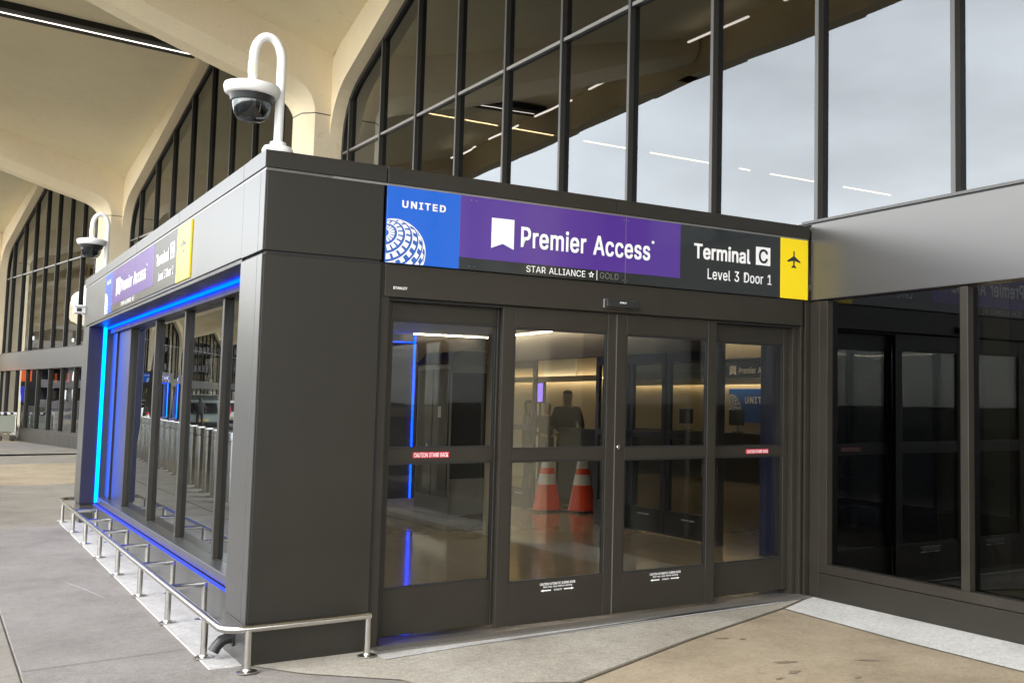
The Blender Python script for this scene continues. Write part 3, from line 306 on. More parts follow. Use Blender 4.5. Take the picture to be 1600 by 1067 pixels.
67,25,24,68,67,23,68,24,23,69,68,9,11,10,9,12,11,9,13,12,22,69,23,9,14,13,22,70,69,8,14,9,8,15,14,21,70,22,8,16,15,7,16,8,20,70,21,7,17,16,20,71,70,7,18,17,19,71,20,7,19,18,7,71,19,6,71,7,6,72,71,5,72,6,4,72,5,4,73,72,3,73,4,3,74,73,2,74,3,2,75,74,1,75,2,1,0,75]],"h":[410,[114,227,114,0,53,0,53,509,114,509,114,287,102,287,116,319,132,344,152,362,175,374,200,382,227,384,252,383,275,377,295,369,313,356,328,340,341,321,350,298,355,271,357,240,357,0,296,0,296,235,293,263,286,286,273,304,256,318,235,326,210,329,192,328,176,324,161,317,147,308,136,297,126,283,119,266,115,248],[2,4,3,2,6,4,6,5,4,11,13,12,11,14,13,10,14,11,10,15,14,9,15,10,9,16,15,8,16,9,8,17,16,7,31,8,31,17,8,31,30,17,30,18,17,29,18,30,7,32,31,28,18,29,7,33,32,28,19,18,6,33,7,27,19,28,6,34,33,6,35,34,26,19,27,26,20,19,6,36,35,2,37,6,37,36,6,25,20,26,25,21,20,2,38,37,24,21,25,2,0,38,24,22,21,23,22,24,2,1,0]],"i":[167,[84,443,73,444,63,448,54,455,47,463,43,472,41,483,43,494,47,504,54,512,63,518,73,522,84,524,95,522,105,518,114,512,121,504,125,494,126,483,125,472,121,463,114,455,105,448,95,444,53,0,53,379,114,379,114,0],[24,26,25,24,27,26,11,13,12,10,13,11,10,14,13,9,14,10,9,15,14,8,15,9,8,16,15,7,16,8,7,17,16,6,17,7,6,18,17,5,18,6,5,19,18,4,19,5,4,20,19,3,20,4,3,21,20,2,21,3,2,22,21,1,22,2,1,23,22,0,23,1]],"l":[189,[139,-2,112,0,91,8,74,20,62,37,55,59,53,84,53,509,114,509,114,99,114,83,117,71,120,62,126,57,135,53,146,52,152,52,157,52,160,53,164,53,167,54,170,54,181,3,175,1,169,0,162,-1,154,-2,147,-2],[6,8,7,6,9,8,6,10,9,5,10,6,5,11,10,5,12,11,5,13,12,4,13,5,4,14,13,20,22,21,19,22,20,18,22,19,4,15,14,17,22,18,16,22,17,15,22,16,4,22,15,3,22,4,2,22,3,1,22,2,1,23,22,1,24,23,1,25,24,0,25,1,0,26,25,0,27,26]],"m":[610,[53,0,53,379,112,379,112,295,108,295,114,314,122,331,132,346,144,358,158,368,172,376,187,382,203,385,
219,386,245,383,268,375,287,361,303,342,314,320,321,295,312,295,318,312,326,329,337,343,350,356,364,366,381,375,398,381,417,385,437,386,458,385,478,380,497,372,514,361,529,346,541,328,550,307,555,283,557,255,557,0,496,0,496,254,493,279,485,298,473,313,456,323,438,329,419,330,402,329,387,326,374,320,363,312,353,302,345,290,340,277,336,263,335,247,335,0,274,0,274,260,272,280,265,297,253,311,238,322,220,328,199,330,185,329,171,326,158,320,145,312,135,302,126,289,119,274,115,257,114,238,114,0],[12,14,13,28,30,29,11,14,12,27,30,28,27,31,30,11,15,14,10,15,11,26,31,27,26,32,31,0,2,1,0,4,2,4,3,2,9,15,10,25,32,26,9,16,15,25,33,32,8,16,9,24,33,25,8,17,16,24,34,33,7,17,8,23,34,24,23,35,34,6,17,7,22,47,23,47,35,23,6,65,17,65,18,17,5,66,6,66,65,6,64,18,65,22,48,47,46,35,47,5,67,66,22,49,48,21,49,22,45,35,46,45,36,35,63,18,64,5,68,67,21,50,49,44,36,45,62,18,63,5,69,68,62,19,18,21,51,50,4,69,5,43,36,44,20,51,21,4,70,69,20,52,51,61,19,62,43,37,36,20,53,52,4,71,70,42,37,43,60,20,61,20,19,61,0,72,4,72,71,4,60,53,20,60,54,53,42,38,37,59,54,60,41,38,42,59,55,54,0,73,72,59,56,55,58,56,59,0,74,73,41,39,38,40,39,41,58,57,56,0,75,74]],"n":[410,[114,227,114,0,53,0,53,379,112,379,112,287,102,287,116,319,132,344,152,362,175,374,200,382,227,384,252,383,275,377,295,369,313,356,328,340,341,321,350,298,355,271,357,240,357,0,296,0,296,235,293,263,286,286,273,304,256,318,235,326,210,329,192,328,176,324,161,317,147,308,136,297,126,283,119,266,115,248],[11,13,12,11,14,13,10,14,11,2,4,3,2,6,4,6,5,4,10,15,14,9,15,10,9,16,15,8,16,9,8,17,16,7,31,8,31,17,8,31,30,17,30,18,17,29,18,30,7,32,31,28,18,29,7,33,32,28,19,18,6,33,7,27,19,28,6,34,33,6,35,34,26,19,27,26,20,19,6,36,35,2,37,6,37,36,6,25,20,26,25,21,20,2,38,37,24,21,25,2,0,38,24,22,21,23,22,24,2,1,0]],"o":[415,[207,-8,174,-5,144,3,117,16,93,35,72,58,56,85,
44,116,37,150,34,187,37,225,44,260,56,291,72,318,93,341,117,360,144,374,174,382,207,384,241,382,271,374,299,360,323,341,343,318,359,291,371,260,379,225,381,187,379,150,371,116,359,85,343,58,323,35,299,16,271,3,241,-5,207,46,231,49,252,55,270,66,285,80,298,97,307,117,314,139,318,163,319,187,318,212,314,236,307,258,298,278,285,296,270,310,252,321,231,328,207,330,184,328,163,321,145,310,130,296,118,278,108,258,102,236,98,212,96,187,98,163,102,139,108,117,118,97,130,80,145,66,163,55,184,49],[17,19,18,16,19,17,16,20,19,15,20,16,15,21,20,14,21,15,14,22,21,13,22,14,13,54,22,54,23,22,13,55,54,53,23,54,13,56,55,52,23,53,13,57,56,51,23,52,12,57,13,51,24,23,12,58,57,50,24,51,12,59,58,49,24,50,11,59,12,49,25,24,11,60,59,48,25,49,10,60,11,48,26,25,10,61,60,47,26,48,10,62,61,46,26,47,46,27,26,9,62,10,9,63,62,45,27,46,8,63,9,8,64,63,44,27,45,44,28,27,8,65,64,43,28,44,43,29,28,7,65,8,7,66,65,42,29,43,7,67,66,41,29,42,6,67,7,41,30,29,6,68,67,40,30,41,5,68,6,40,31,30,5,69,68,39,31,40,5,70,69,38,31,39,4,70,5,38,32,31,4,71,70,37,32,38,4,36,71,36,32,37,4,32,36,3,32,4,3,33,32,2,33,3,2,34,33,1,34,2,1,35,34,0,35,1]],"r":[259,[53,0,53,379,112,379,112,321,115,321,124,339,137,354,152,367,171,377,191,383,213,385,218,385,223,385,229,384,235,384,240,384,243,384,243,322,241,323,236,324,230,324,223,325,215,326,207,326,190,324,174,321,159,315,146,306,135,296,126,284,119,269,115,254,114,237,114,0],[9,11,10,9,12,11,9,13,12,9,14,13,9,15,14,9,16,15,9,17,16,8,17,9,0,2,1,0,3,2,7,17,8,6,17,7,5,19,6,19,18,6,18,17,6,4,23,5,23,22,5,22,21,5,21,20,5,20,19,5,4,24,23,4,25,24,0,4,3,0,31,4,31,30,4,30,29,4,29,28,4,28,27,4,27,26,4,26,25,4,0,32,31,0,33,32]],"s":[365,[182,-8,157,-7,133,-3,112,3,93,12,76,24,62,38,50,54,41,73,36,94,94,107,101,87,111,72,124,60,141,52,160,47,181,45,206,47,227,53,244,62,258,74,265,88,268,103,
266,115,262,126,254,136,243,144,229,150,212,155,149,170,118,180,92,192,72,208,58,227,50,249,47,274,49,295,55,314,65,332,79,347,95,360,115,370,137,378,161,383,187,384,212,383,234,379,254,372,271,363,286,352,299,339,309,324,318,308,324,290,268,277,262,291,254,304,243,316,228,325,210,331,187,333,166,331,147,326,131,317,119,305,111,292,109,277,110,264,115,253,124,243,136,235,152,229,172,223,229,209,261,200,287,187,306,171,320,153,328,131,331,107,329,85,323,65,312,47,298,31,281,18,260,6,236,-2,210,-7],[43,45,44,43,46,45,42,46,43,42,47,46,41,47,42,41,48,47,40,48,41,40,49,48,39,49,40,39,50,49,38,50,39,38,60,50,60,51,50,38,61,60,59,51,60,37,61,38,37,62,61,58,51,59,37,63,62,57,51,58,57,52,51,37,64,63,56,52,57,36,64,37,56,53,52,36,65,64,55,53,56,35,65,36,35,66,65,54,53,55,35,67,66,34,67,35,34,68,67,34,69,68,33,69,34,33,70,69,33,71,70,33,72,71,32,72,33,32,73,72,32,74,73,31,74,32,31,75,74,30,75,31,30,76,75,29,76,30,29,77,76,28,77,29,27,77,28,27,78,77,26,78,27,25,78,26,24,78,25,24,79,78,23,79,24,22,79,23,9,11,10,22,80,79,21,80,22,8,11,9,20,80,21,8,12,11,20,81,80,19,81,20,7,12,8,7,13,12,19,82,81,18,82,19,7,14,13,6,14,7,17,82,18,6,15,14,16,82,17,16,83,82,6,16,15,6,83,16,5,83,6,5,84,83,4,84,5,4,85,84,3,85,4,3,86,85,2,86,3,2,87,86,1,87,2,1,0,87]],"t":[227,[204,379,204,327,6,327,6,379,65,471,126,471,126,98,127,83,130,70,136,61,144,55,156,51,170,50,175,50,180,50,185,51,191,52,197,53,202,54,213,2,207,0,200,-2,192,-3,184,-3,176,-4,168,-4,138,-1,113,7,92,21,77,41,68,64,65,93],[31,5,4,31,6,5,2,0,3,2,1,0,31,7,6,30,7,31,30,8,7,30,9,8,29,9,30,29,10,9,29,11,10,17,19,18,16,19,17,15,19,16,29,12,11,14,19,15,13,19,14,12,19,13,29,19,12,28,19,29,27,19,28,26,19,27,26,20,19,26,21,20,25,21,26,25,22,21,25,23,22,25,24,23]],"u":[410,[182,-5,158,-3,135,2,115,11,97,23,82,39,69,59,60,82,54,109,53,139,53,379,114,
379,114,144,116,117,124,94,137,75,154,61,175,53,200,50,218,51,234,55,249,62,263,71,274,83,283,97,290,113,295,132,296,153,296,379,357,379,357,0,298,0,298,92,307,92,294,60,277,35,257,17,234,5,209,-3],[9,11,10,9,12,11,27,29,28,27,30,29,26,30,27,9,13,12,8,13,9,25,33,26,33,30,26,8,14,13,24,33,25,7,14,8,23,32,24,32,33,24,7,15,14,23,34,32,34,31,32,34,30,33,22,34,23,6,15,7,6,16,15,21,34,22,20,34,21,6,17,16,20,35,34,31,30,34,5,17,6,19,35,20,5,18,17,18,35,19,5,35,18,4,35,5,4,36,35,3,36,4,3,37,36,2,37,3,2,38,37,1,38,2,1,0,38]],"v":[389,[163,0,17,379,84,379,165,155,173,132,180,110,187,87,193,64,199,42,206,21,184,21,191,42,197,64,203,87,209,110,216,132,224,155,305,379,371,379,226,0],[0,2,1,0,3,2,16,18,17,16,19,18,0,4,3,15,19,16,0,5,4,14,19,15,0,6,5,13,19,14,0,7,6,12,19,13,11,8,12,8,19,12,0,11,7,11,8,7,0,10,11,9,19,8,0,9,10,0,19,9]],"w":[567,[138,0,23,379,87,379,133,214,140,190,147,164,154,137,161,107,168,75,175,41,165,41,172,74,179,105,186,135,192,163,199,189,206,214,252,379,316,379,362,214,368,189,375,163,382,136,388,106,395,75,402,41,391,41,399,75,406,106,413,135,420,163,427,189,434,214,480,379,545,379,429,0,368,0,319,172,314,189,309,207,305,225,300,243,295,262,291,280,286,299,281,318,277,338,291,338,286,319,281,299,277,280,272,262,267,243,263,225,258,207,253,189,248,172,199,0],[0,2,1,0,3,2,16,46,17,46,18,17,46,47,18,47,19,18,32,34,33,32,35,34,16,45,46,48,19,47,49,44,48,44,19,48,16,49,45,49,44,45,16,50,49,43,19,44,16,51,50,42,19,43,16,52,51,41,19,42,40,19,41,16,53,52,39,19,40,16,54,53,0,4,3,15,54,16,39,20,19,31,35,32,38,20,39,15,55,54,0,5,4,37,20,38,37,21,20,30,35,31,15,56,55,14,56,15,14,57,56,36,21,37,0,6,5,36,22,21,29,35,30,13,57,14,0,7,6,36,23,22,28,35,29,12,57,13,0,8,7,36,24,23,27,35,28,11,57,12,0,10,8,10,9,8,36,26,24,26,25,24,26,35,27,10,57,11,0,57,10,36,35,26]],"y":[389,[47,
-139,61,-86,71,-87,83,-89,94,-90,104,-89,113,-86,122,-81,130,-74,138,-64,145,-51,151,-36,163,-1,17,379,84,379,165,155,173,132,180,109,187,87,193,64,199,42,206,21,184,21,190,42,196,64,202,87,209,110,216,132,224,155,305,379,371,379,204,-58,196,-77,187,-93,177,-107,165,-119,153,-128,139,-136,125,-141,109,-144,91,-145,82,-145,73,-144,65,-143,57,-142,52,-140],[12,14,13,12,15,14,28,30,29,28,31,30,12,16,15,27,31,28,26,31,27,12,17,16,25,21,26,21,31,26,12,18,17,24,21,25,12,19,18,23,20,24,20,21,24,12,23,19,23,20,19,12,22,23,12,21,22,12,31,21,11,31,12,10,31,11,9,31,10,9,32,31,8,32,9,7,32,8,7,33,32,6,33,7,0,2,1,5,33,6,0,3,2,4,33,5,0,4,3,0,33,4,0,34,33,0,35,34,0,36,35,0,37,36,0,38,37,45,38,0,44,38,45,44,39,38,43,39,44,42,39,43,42,40,39,41,40,42]]
}
def text_mesh(s, bold=0.0, spacing=1.0):
    vs = []; fs = []; x = 0
    for ch in s:
        if ch == ' ': x += 280; continue
        adv, v, t = GLYPHS[ch]; b = len(vs)
        vs += [((v[i] + x) / 1000, v[i + 1] / 1000) for i in range(0, len(v), 2)]
        fs += [(b + t[i], b + t[i + 1], b + t[i + 2]) for i in range(0, len(t), 3)]
        x += adv + (spacing - 1) * 600 + bold * 1000
    return vs, fs
class Face:
    """a sign plane: a runs to the reader's right, b runs up, d comes out of the plane"""
    def __init__(s, o, ax, out): s.o = Vector(o); s.ax = Vector(ax); s.out = Vector(out)
    def p(s, a, b, d=0.): return s.o + s.ax * a + Vector((0, 0, b)) + s.out * d
def lettering(face, s, a0, a1, b0, b1, d, m, parent, bold=0.0, spacing=1.0, name='lettering', thick=.002, mirror=False):
    vs, fs = text_mesh(s, bold, spacing)
    x0 = min(v[0] for v in vs); x1 = max(v[0] for v in vs); y0 = min(v[1] for v in vs); y1 = max(v[1] for v in vs)
    mb = MB(); k = bold * .8; kx = k * (a1 - a0) / (x1 - x0); ky = k * .7 * (b1 - b0) / (y1 - y0)
    P = lambda v, dd, ox, oy: face.p(a0 + kx + (v[0] - x0) / (x1 - x0) * (a1 - a0 - 2 * kx) + ox, b0 + ky + (v[1] - y0) / (y1 - y0) * (b1 - b0 - 2 * ky) + oy, dd)
    steps = [(0, 0)] if k < .003 else [(-kx, -ky), (kx, -ky), (-kx, ky), (kx, ky), (0, 0)]     # stroke weight: layers a fraction of a millimetre apart
    for q, (ox, oy) in enumerate(steps): mb.add([P(v, d + thick + q * .0002, ox, oy) for v in vs], fs)
    return mb.build(name, m, parent)
def plate(face, poly, d0, d1, name, m, parent, bevel=0.):
    return MB().prism([face.p(a, b, d0) for a, b in poly], [face.p(a, b, d1) for a, b in poly]).build(name, m, parent, bevel=bevel)
def rect(a0, a1, b0, b1): return [(a0, b0), (a1, b0), (a1, b1), (a0, b1)]
def clip(poly, a0, a1, b0, b1):
    def cut(P, ins, inter):
        out = []
        for i in range(len(P)):
            c, q = P[i], P[i - 1]
            if ins(c):
                if not ins(q): out.append(inter(q, c))
                out.append(c)
            elif ins(q): out.append(inter(q, c))
        return out
    def ix(v): return lambda q, c: (v, q[1] + (c[1] - q[1]) * (v - q[0]) / (c[0] - q[0]))
    def iy(v): return lambda q, c: (q[0] + (c[0] - q[0]) * (v - q[1]) / (c[1] - q[1]), v)
    for ins, it in ((lambda p: p[0] >= a0, ix(a0)), (lambda p: p[0] <= a1, ix(a1)), (lambda p: p[1] >= b0, iy(b0)), (lambda p: p[1] <= b1, iy(b1))):
        if len(poly) < 3: return []
        poly = cut(poly, ins, it)
    return poly
def globe(face, ca, cb, r, ra, d, parent, lim, white, blue, full=True):
    """airline globe: blue disc with white lat/long blocks, pole tipped to the upper left; ra = horizontal radius"""
    disc = clip([(ca + ra * math.cos(t * 2 * math.pi / 64), cb + r * math.sin(t * 2 * math.pi / 64)) for t in range(64)], *lim)
    if len(disc) > 2: MB().add([face.p(a, b, d) for a, b in disc], [tuple(range(len(disc)))]).build('logo_disc', blue, parent)
    tilt, spin = R(52), R(32)
    def pt(lat, lon):
        x = math.cos(lat) * math.cos(lon); y = math.cos(lat) * math.sin(lon); z = math.sin(lat)
        y2 = y * math.cos(tilt) - z * math.sin(tilt); z2 = y * math.sin(tilt) + z * math.cos(tilt)   # y2: towards viewer negative
        a = x * math.cos(spin) - z2 * math.sin(spin); b = x * math.sin(spin) + z2 * math.cos(spin)
        return a, b, -y2
    mb = MB()
    def quad(la0, la1, lo0, lo1, k=4):
        ring = [(la0, lo0 + (lo1 - lo0) * i / k) for i in range(k)] + [(la0 + (la1 - la0) * i / k, lo1) for i in range(k)] + [(la1, lo1 - (lo1 - lo0) * i / k) for i in range(k)] + [(la1 - (la1 - la0) * i / k, lo0) for i in range(k)]
        P = [pt(*q) for q in ring]
        if min(p[2] for p in P) < .02: return
        poly = clip([(ca + p[0] * ra, cb + p[1] * r) for p in P], *lim)
        if len(poly) > 2: mb.add([face.p(a, b, d + .001) for a, b in poly], [tuple(range(len(poly)))])
    nb = 9
    for i in range(nb):
        la0 = R(-50 + i * 15); la1 = la0 + R(15)
        n = 36
        for j in range(n):
            lo = 2 * math.pi * j / n
            w = .56 if (j + i) % 2 else .5
            if (i + j) % 2 == 0: quad(la0 + R(1.2), la1 - R(3.2), lo, lo + 2 * math.pi / n)
            else: quad(la1 - R(5.2), la1 - R(3.2), lo, lo + 2 * math.pi / n, 2)
            if i >= 6 and (i + j) % 2: quad(la0 + R(1), la1 - R(6), lo, lo + 2 * math.pi / n * .35, 2)
    rim = []
    for t in range(64):
        t0, t1 = t * 2 * math.pi / 64, (t + 1) * 2 * math.pi / 64
        poly = clip([(ca + ra * k * math.cos(q), cb + r * k * math.sin(q)) for k, q in ((1., t0), (1., t1), (.97, t1), (.97, t0))], *lim)
        if len(poly) > 2: mb.add([face.p(a, b, d + .001) for a, b in poly], [tuple(range(len(poly)))])
    return mb.build('logo_grid', white, parent)
PLANE = [(0, 1), (.09, .9), (.1, .38), (.95, -.12), (.95, -.3), (.12, -.12), (.1, -.58), (.34, -.8), (.34, -.95), (0, -.84),
         (-.34, -.95), (-.34, -.8), (-.1, -.58), (-.12, -.12), (-.95, -.3), (-.95, -.12), (-.1, .38), (-.09, .9)]

# ---------------------------------------------------------------- ground
def sheet(name, poly, z, m, z0=None):
    mb = MB(); mb.add([(x, y, z) for x, y in poly], [tuple(range(len(poly)))])
    return structure(mb.build(name, m))
def rectp(x0, x1, y0, y1): return [(x0, y0), (x1, y0), (x1, y1), (x0, y1)]
sheet('ground', rectp(-1500, 1500, -1500, 1500), -.16, M['earth'])
sheet('road', rectp(-60, 2, -160, 260), -.15, M['asphalt'])
mb = MB()
for y in range(-60, 120, 9): mb.add([(-8.1, y, -.146), (-7.95, y, -.146), (-7.95, y + 3, -.146), (-8.1, y + 3, -.146)], [(0, 1, 2, 3)])
structure(mb.build('road_marking', M['white']))
mb = MB(); mb.box(-3.7, 40, -60, 29.6, -.155, -.012); structure(mb.build('pavement_base', M['joint']))
xs = [-3.7, -1.14, 40]; ys = [-60, -14, -7.1, .55, 8.95, 16.8, 24.2, 29.5]
mb = MB(); g = .005
for i in range(2):
    for j in range(len(ys) - 1):
        mb.m(0 if (i, j) == (1, 3) else (1 if (j + i) % 3 == 0 else 2))
        if i == 1 and j == 2: mb.m(3)
        if (i, j) == (1, 5): mb.m(3)
        mb.box(xs[i] + g, xs[i + 1] - g, ys[j] + g, ys[j + 1] - g, -.03, 0)
structure(mb.build('pavement', [M['slab_grey'], M['slab_light'], M['slab_light'], M['slab_tan']], bevel=.006))
# grey slab left of the entrance ramp
sheet('pavement_patch', [(-1.1349, .5445), (.2, .5445), (.06, -.02), (.25, -.36), (.70, -.84), (.84, -1.38), (1.0, -2.4), (1.2, -7.0), (-1.1349, -7.0)], .004, M['slab_grey'])
sheet('entrance_ramp', [(.06, -.012), (.25, -.35), (.70, -.83), (.86, -1.36), (1.24, -1.27), (1.54, -1.44), (2.75, -.86), (4.10, -.31), (4.66, -.03), (4.66, .3), (.06, .3)], .008, M['ramp'])
sheet('ramp_joint', [(1.24, -1.27), (1.25, -1.31), (1.545, -1.475), (2.76, -.885), (4.11, -.325), (4.62, -.045), (4.66, -.03), (4.10, -.31), (2.75, -.86), (1.54, -1.44)], .0085, M['joint'])
sheet('ramp_lip', [(.78, -.14), (4.62, -.10), (4.62, -.02), (4.1, -.17), (2.6, -.20), (1.4, -.22), (.78, -.30)], .012, M['kerbpad'])
sheet('facade_strip', [(4.66, -.05), (4.66, -9), (4.03, -9), (4.035, -1.7), (4.10, -.345)], .006, M['strip'])
sheet('strip_joint', [(4.03, -9), (4.035, -1.7), (4.10, -.345), (4.088, -.345), (4.022, -1.7), (4.015, -9)], .0065, M['joint'])
mb = MB(); mb.box(-.19, .16, .05, 9.75, .0, .012); structure(mb.build('rail_pad', M['kerbpad'], bevel=.004))
mb = MB().box(.35, 22, .10, 9.7, .0, .006).box(4.72, 22, -16, .10, 0, .006).box(4.3, 22, 9.7, 14.5, 0, .006); structure(mb.build('interior_floor', M['floor']))
sheet('pavement_joint', [(-1.13, .625), (-.6, .69), (-.195, .742), (-.195, .750), (-.6, .698), (-1.13, .634)], .0048, M['joint'])
for k, pts in enumerate(([(-.62, 4.35), (-.55, 3.95), (-.50, 3.72), (-.40, 3.1), (-.404, 3.1), (-.504, 3.71), (-.554, 3.94)],)):
    sheet('scratch', pts, .0049, M['strip'])
# dirt scraps and scuffs lying on the slab
sc = mat('dark_scuff', (.20, .16, .115), .9, noise=.3, nscale=60)
for k, (x, y, rx, ry, a) in enumerate([(2.80, -1.98, .07, .03, .3), (2.93, -1.75, .10, .035, -.5), (3.05, -2.3, .035, .02, .2), (3.42, -2.02, .11, .015, -.75), (2.62, -2.05, .04, .02, .1), (3.0, -.95, .06, .022, -.6), (3.12, -1.05, .035, .015, 0), (1.75, -.62, .02, .012, 0)]):
    pts = []
    for t in range(18):
        q = t * 2 * math.pi / 18; w = random.uniform(.55, 1.1); X, Y = rx * w * math.cos(q), ry * w * math.sin(q)
        pts.append((x + X * math.cos(a) - Y * math.sin(a), y + X * math.sin(a) + Y * math.cos(a)))
    sheet('pavement_stain', pts, .0045, sc)

# ---------------------------------------------------------------- entrance vestibule
W, L, ZT = 4.646, 9.83, 3.28
V = thing('entrance_vestibule', 'dark bronze metal entrance vestibule with sliding glass doors, standing out from the terminal wall', 'entrance')
B, BS, FR = M['bronze'], M['bronze_sheen'], M['frame']
# near corner column
box('corner_column', B, V, .004, .770, 0, .58, .262, 2.603, .006)
box('column_upper_panel', B, V, .004, .770, 0, .58, 2.627, 3.150, .006)
box('column_joint', M['dark'], V, .02, .76, .012, .57, 2.598, 2.632, 0)
box('base_plinth', B, V, .012, .765, .012, .57, 0.0, .236, .004)
box('base_joint', M['dark'], V, .02, .75, .02, .56, .23, .268, 0)
box('base_cap', M['cap'], V, -.004, .768, -.008, .57, .236, .254, .004)  # base ledge; its paler grey stands for the lit highlight
# near column's side skins (two seamed panels): bronze paled to carry sky sheen
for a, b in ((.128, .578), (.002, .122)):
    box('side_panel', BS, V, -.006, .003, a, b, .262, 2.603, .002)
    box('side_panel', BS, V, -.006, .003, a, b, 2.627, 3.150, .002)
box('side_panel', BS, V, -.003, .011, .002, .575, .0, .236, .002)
# coping
for a, b in ((0.0, .781), (.789, 2.62), (2.626, W)):
    box('coping', B, V, a - (.012 if a == 0 else 0), b, -.012, .45, 3.166, ZT, .004)
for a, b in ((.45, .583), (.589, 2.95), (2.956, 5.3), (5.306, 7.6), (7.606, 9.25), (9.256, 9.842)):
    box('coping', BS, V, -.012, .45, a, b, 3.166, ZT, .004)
box('coping', BS, V, -.0135, -.0115, -.012, .452, 3.168, ZT - .002, .0)
box('coping_reveal', M['alum'], V, -.003, .42, .003, 9.8, 3.150, 3.166, 0)
box('coping_reveal', M['alum'], V, .0, W, .003, .42, 3.149, 3.1665, 0)
box('roof', M['band'], V, .03, W + .06, .03, 9.8, 3.20, 3.25, 0)
# front fascia behind the sign and door header
box('fascia_panel', B, V, .79, W, .006, .30, 2.62, 3.149, .003)
box('door_header', FR, V, .80, 4.585, .012, .30, 2.383, 2.612, .004)
box('header_track', M['dark'], V, .84, 4.58, .06, .26, 2.362, 2.384, 0)
# jambs
box('door_jamb', FR, V, .795, .842, .03, .30, .0, 2.612, .003)
box('door_jamb', FR, V, .842, .868, .075, .30, .0, 2.383, .003)
box('jamb_gap', M['dark'], V, .766, .797, .03, .30, 0, 2.62, 0)
box('door_jamb', FR, V, 4.522, 4.572, .075, .30, .0, 2.383, .003)
box('door_jamb', FR, V, 4.574, 4.600, .03, .30, .0, 2.612, .003)
box('jamb_gap', M['dark'], V, 4.598, 4.616, .05, .30, 0, 2.62, 0)
box('door_jamb', FR, V, 4.616, 4.70, .01, .30, .0, 2.60, .003)
box('threshold', M['alum'], V, .80, 4.60, -.10, .28, .008, .022, .003)
for k in range(4): box('threshold_groove', M['joint'], V, .82, 4.58, -.085 + k * .034, -.078 + k * .034, .0225, .0235, 0)

def leaf(name, x0, x1, gx0, gx1, y0, zb, g0, r0, r1, g1, z1, sticker=None, dy=.045):
    """a stile-and-rail door leaf: bottom rail, mid rail, top rail, two stiles, two panes"""
    mb = MB(); y1 = y0 + dy
    mb.box(x0, gx0, y0, y1, zb, z1); mb.box(gx1, x1, y0, y1, zb, z1)
    mb.box(gx0, gx1, y0 + .002, y1, zb, g0); mb.box(gx0, gx1, y0 + .002, y1, r0, r1); mb.box(gx0, gx1, y0 + .002, y1, g1, z1)
    f = mb.build(name, FR, V, bevel=.004)
    bead = MB()
    for a, b in ((g0, r0), (r1, g1)):
        bead.box(gx0, gx0 + .012, y0 + .008, y1 - .004, a, b).box(gx1 - .012, gx1, y0 + .008, y1 - .004, a, b)
        bead.box(gx0 + .012, gx1 - .012, y0 + .008, y1 - .004, a, a + .012).box(gx0 + .012, gx1 - .012, y0 + .008, y1 - .004, b - .012, b)
        box('glass_pane', M['glass_door'], f, gx0 + .005, gx1 - .005, y0 + .018, y0 + .026, a + .005, b - .005, 0)
    bead.build('glazing_bead', M['black'], f)
    return f
FF = Face((0, 0, 0), (1, 0, 0), (0, -1, 0))
S1 = leaf('sidelight', .868, 1.745, .905, 1.700, .135, .06, .375, 1.238, 1.338, 2.235, 2.372)
D1_ = leaf('sliding_door', 1.705, 2.676, 1.803, 2.600, .055, .045, .350, 1.238, 1.325, 2.222, 2.376)
D2_ = leaf('sliding_door', 2.682, 3.665, 2.775, 3.575, .055, .045, .345, 1.234, 1.322, 2.218, 2.376)
S2 = leaf('sidelight', 3.63, 4.522, 3.690, 4.468, .135, .06, .330, 1.228, 1.312, 2.210, 2.370)
box('door_seal', M['alum'], D1_, 2.6765, 2.6815, .050, .09, .05, 2.37, 0)
MB().lathe([(.0, 0), (.018, 0), (.018, .012), (.012, .016), (0, .016)], 16).build('lock_cylinder', M['steel'], D2_).matrix_local = Matrix.Translation((2.712, .055, 1.330)) @ Matrix.Rotation(R(90), 4, 'X')
def caution(parent, x0, x1, y, z0, z1):
    f = Face((0, y, 0), (1, 0, 0), (0, -1, 0))
    w = MB().prism([f.p(a, b, 0) for a, b in rect(x0, x1, z0, z1)], [f.p(a, b, .0015) for a, b in rect(x0, x1, z0, z1)]).build('warning_sticker', M['redsticker'], parent)
    lettering(f, 'CAUTION STAND BACK', x0 + .008, x1 - .008, z0 + .006, z1 - .006, .002, M['letter'], parent, .012, .95)
caution(S1, 1.084, 1.352, .135, 1.270, 1.312); caution(S2, 4.05, 4.30, .135, 1.250, 1.290)
def slidenote(parent, x0, y, z0):
    f = Face((0, y, 0), (1, 0, 0), (0, -1, 0))
    lettering(f, 'CAUTION AUTOMATIC SLIDING DOOR', x0, x0 + .296, z0 + .046, z0 + .064, .002, M['letter'], parent, .02)
    lettering(f, 'Door may close without warning', x0 + .03, x0 + .270, z0 + .024, z0 + .041, .002, M['letter'], parent, .015)
    for a, s in ((x0 + .008, 1), (x0 + .288, -1)):
        MB().prism([f.p(a + s * p, z0 + q, .001) for p, q in ((0, .007), (.022, .016), (.022, .011), (.085, .011), (.085, .003), (.022, .003), (.022, -.002))][::1], [f.p(a + s * p, z0 + q, .002) for p, q in ((0, .007), (.022, .016), (.022, .011), (.085, .011), (.085, .003), (.022, .003), (.022, -.002))]).build('arrow_mark', M['letter'], parent)
    lettering(f, 'STANLEY', x0 + .118, x0 + .185, z0 + .001, z0 + .014, .002, M['letter'], parent, .02)
slidenote(D1_, 2.060, .057, .268); slidenote(D2_, 3.030, .057, .262)
hd = lettering(Face((0, .012, 0), (1, 0, 0), (0, -1, 0)), 'STANLEY', .858, .957, 2.437, 2.456, .001, M['letter'], V, .03)
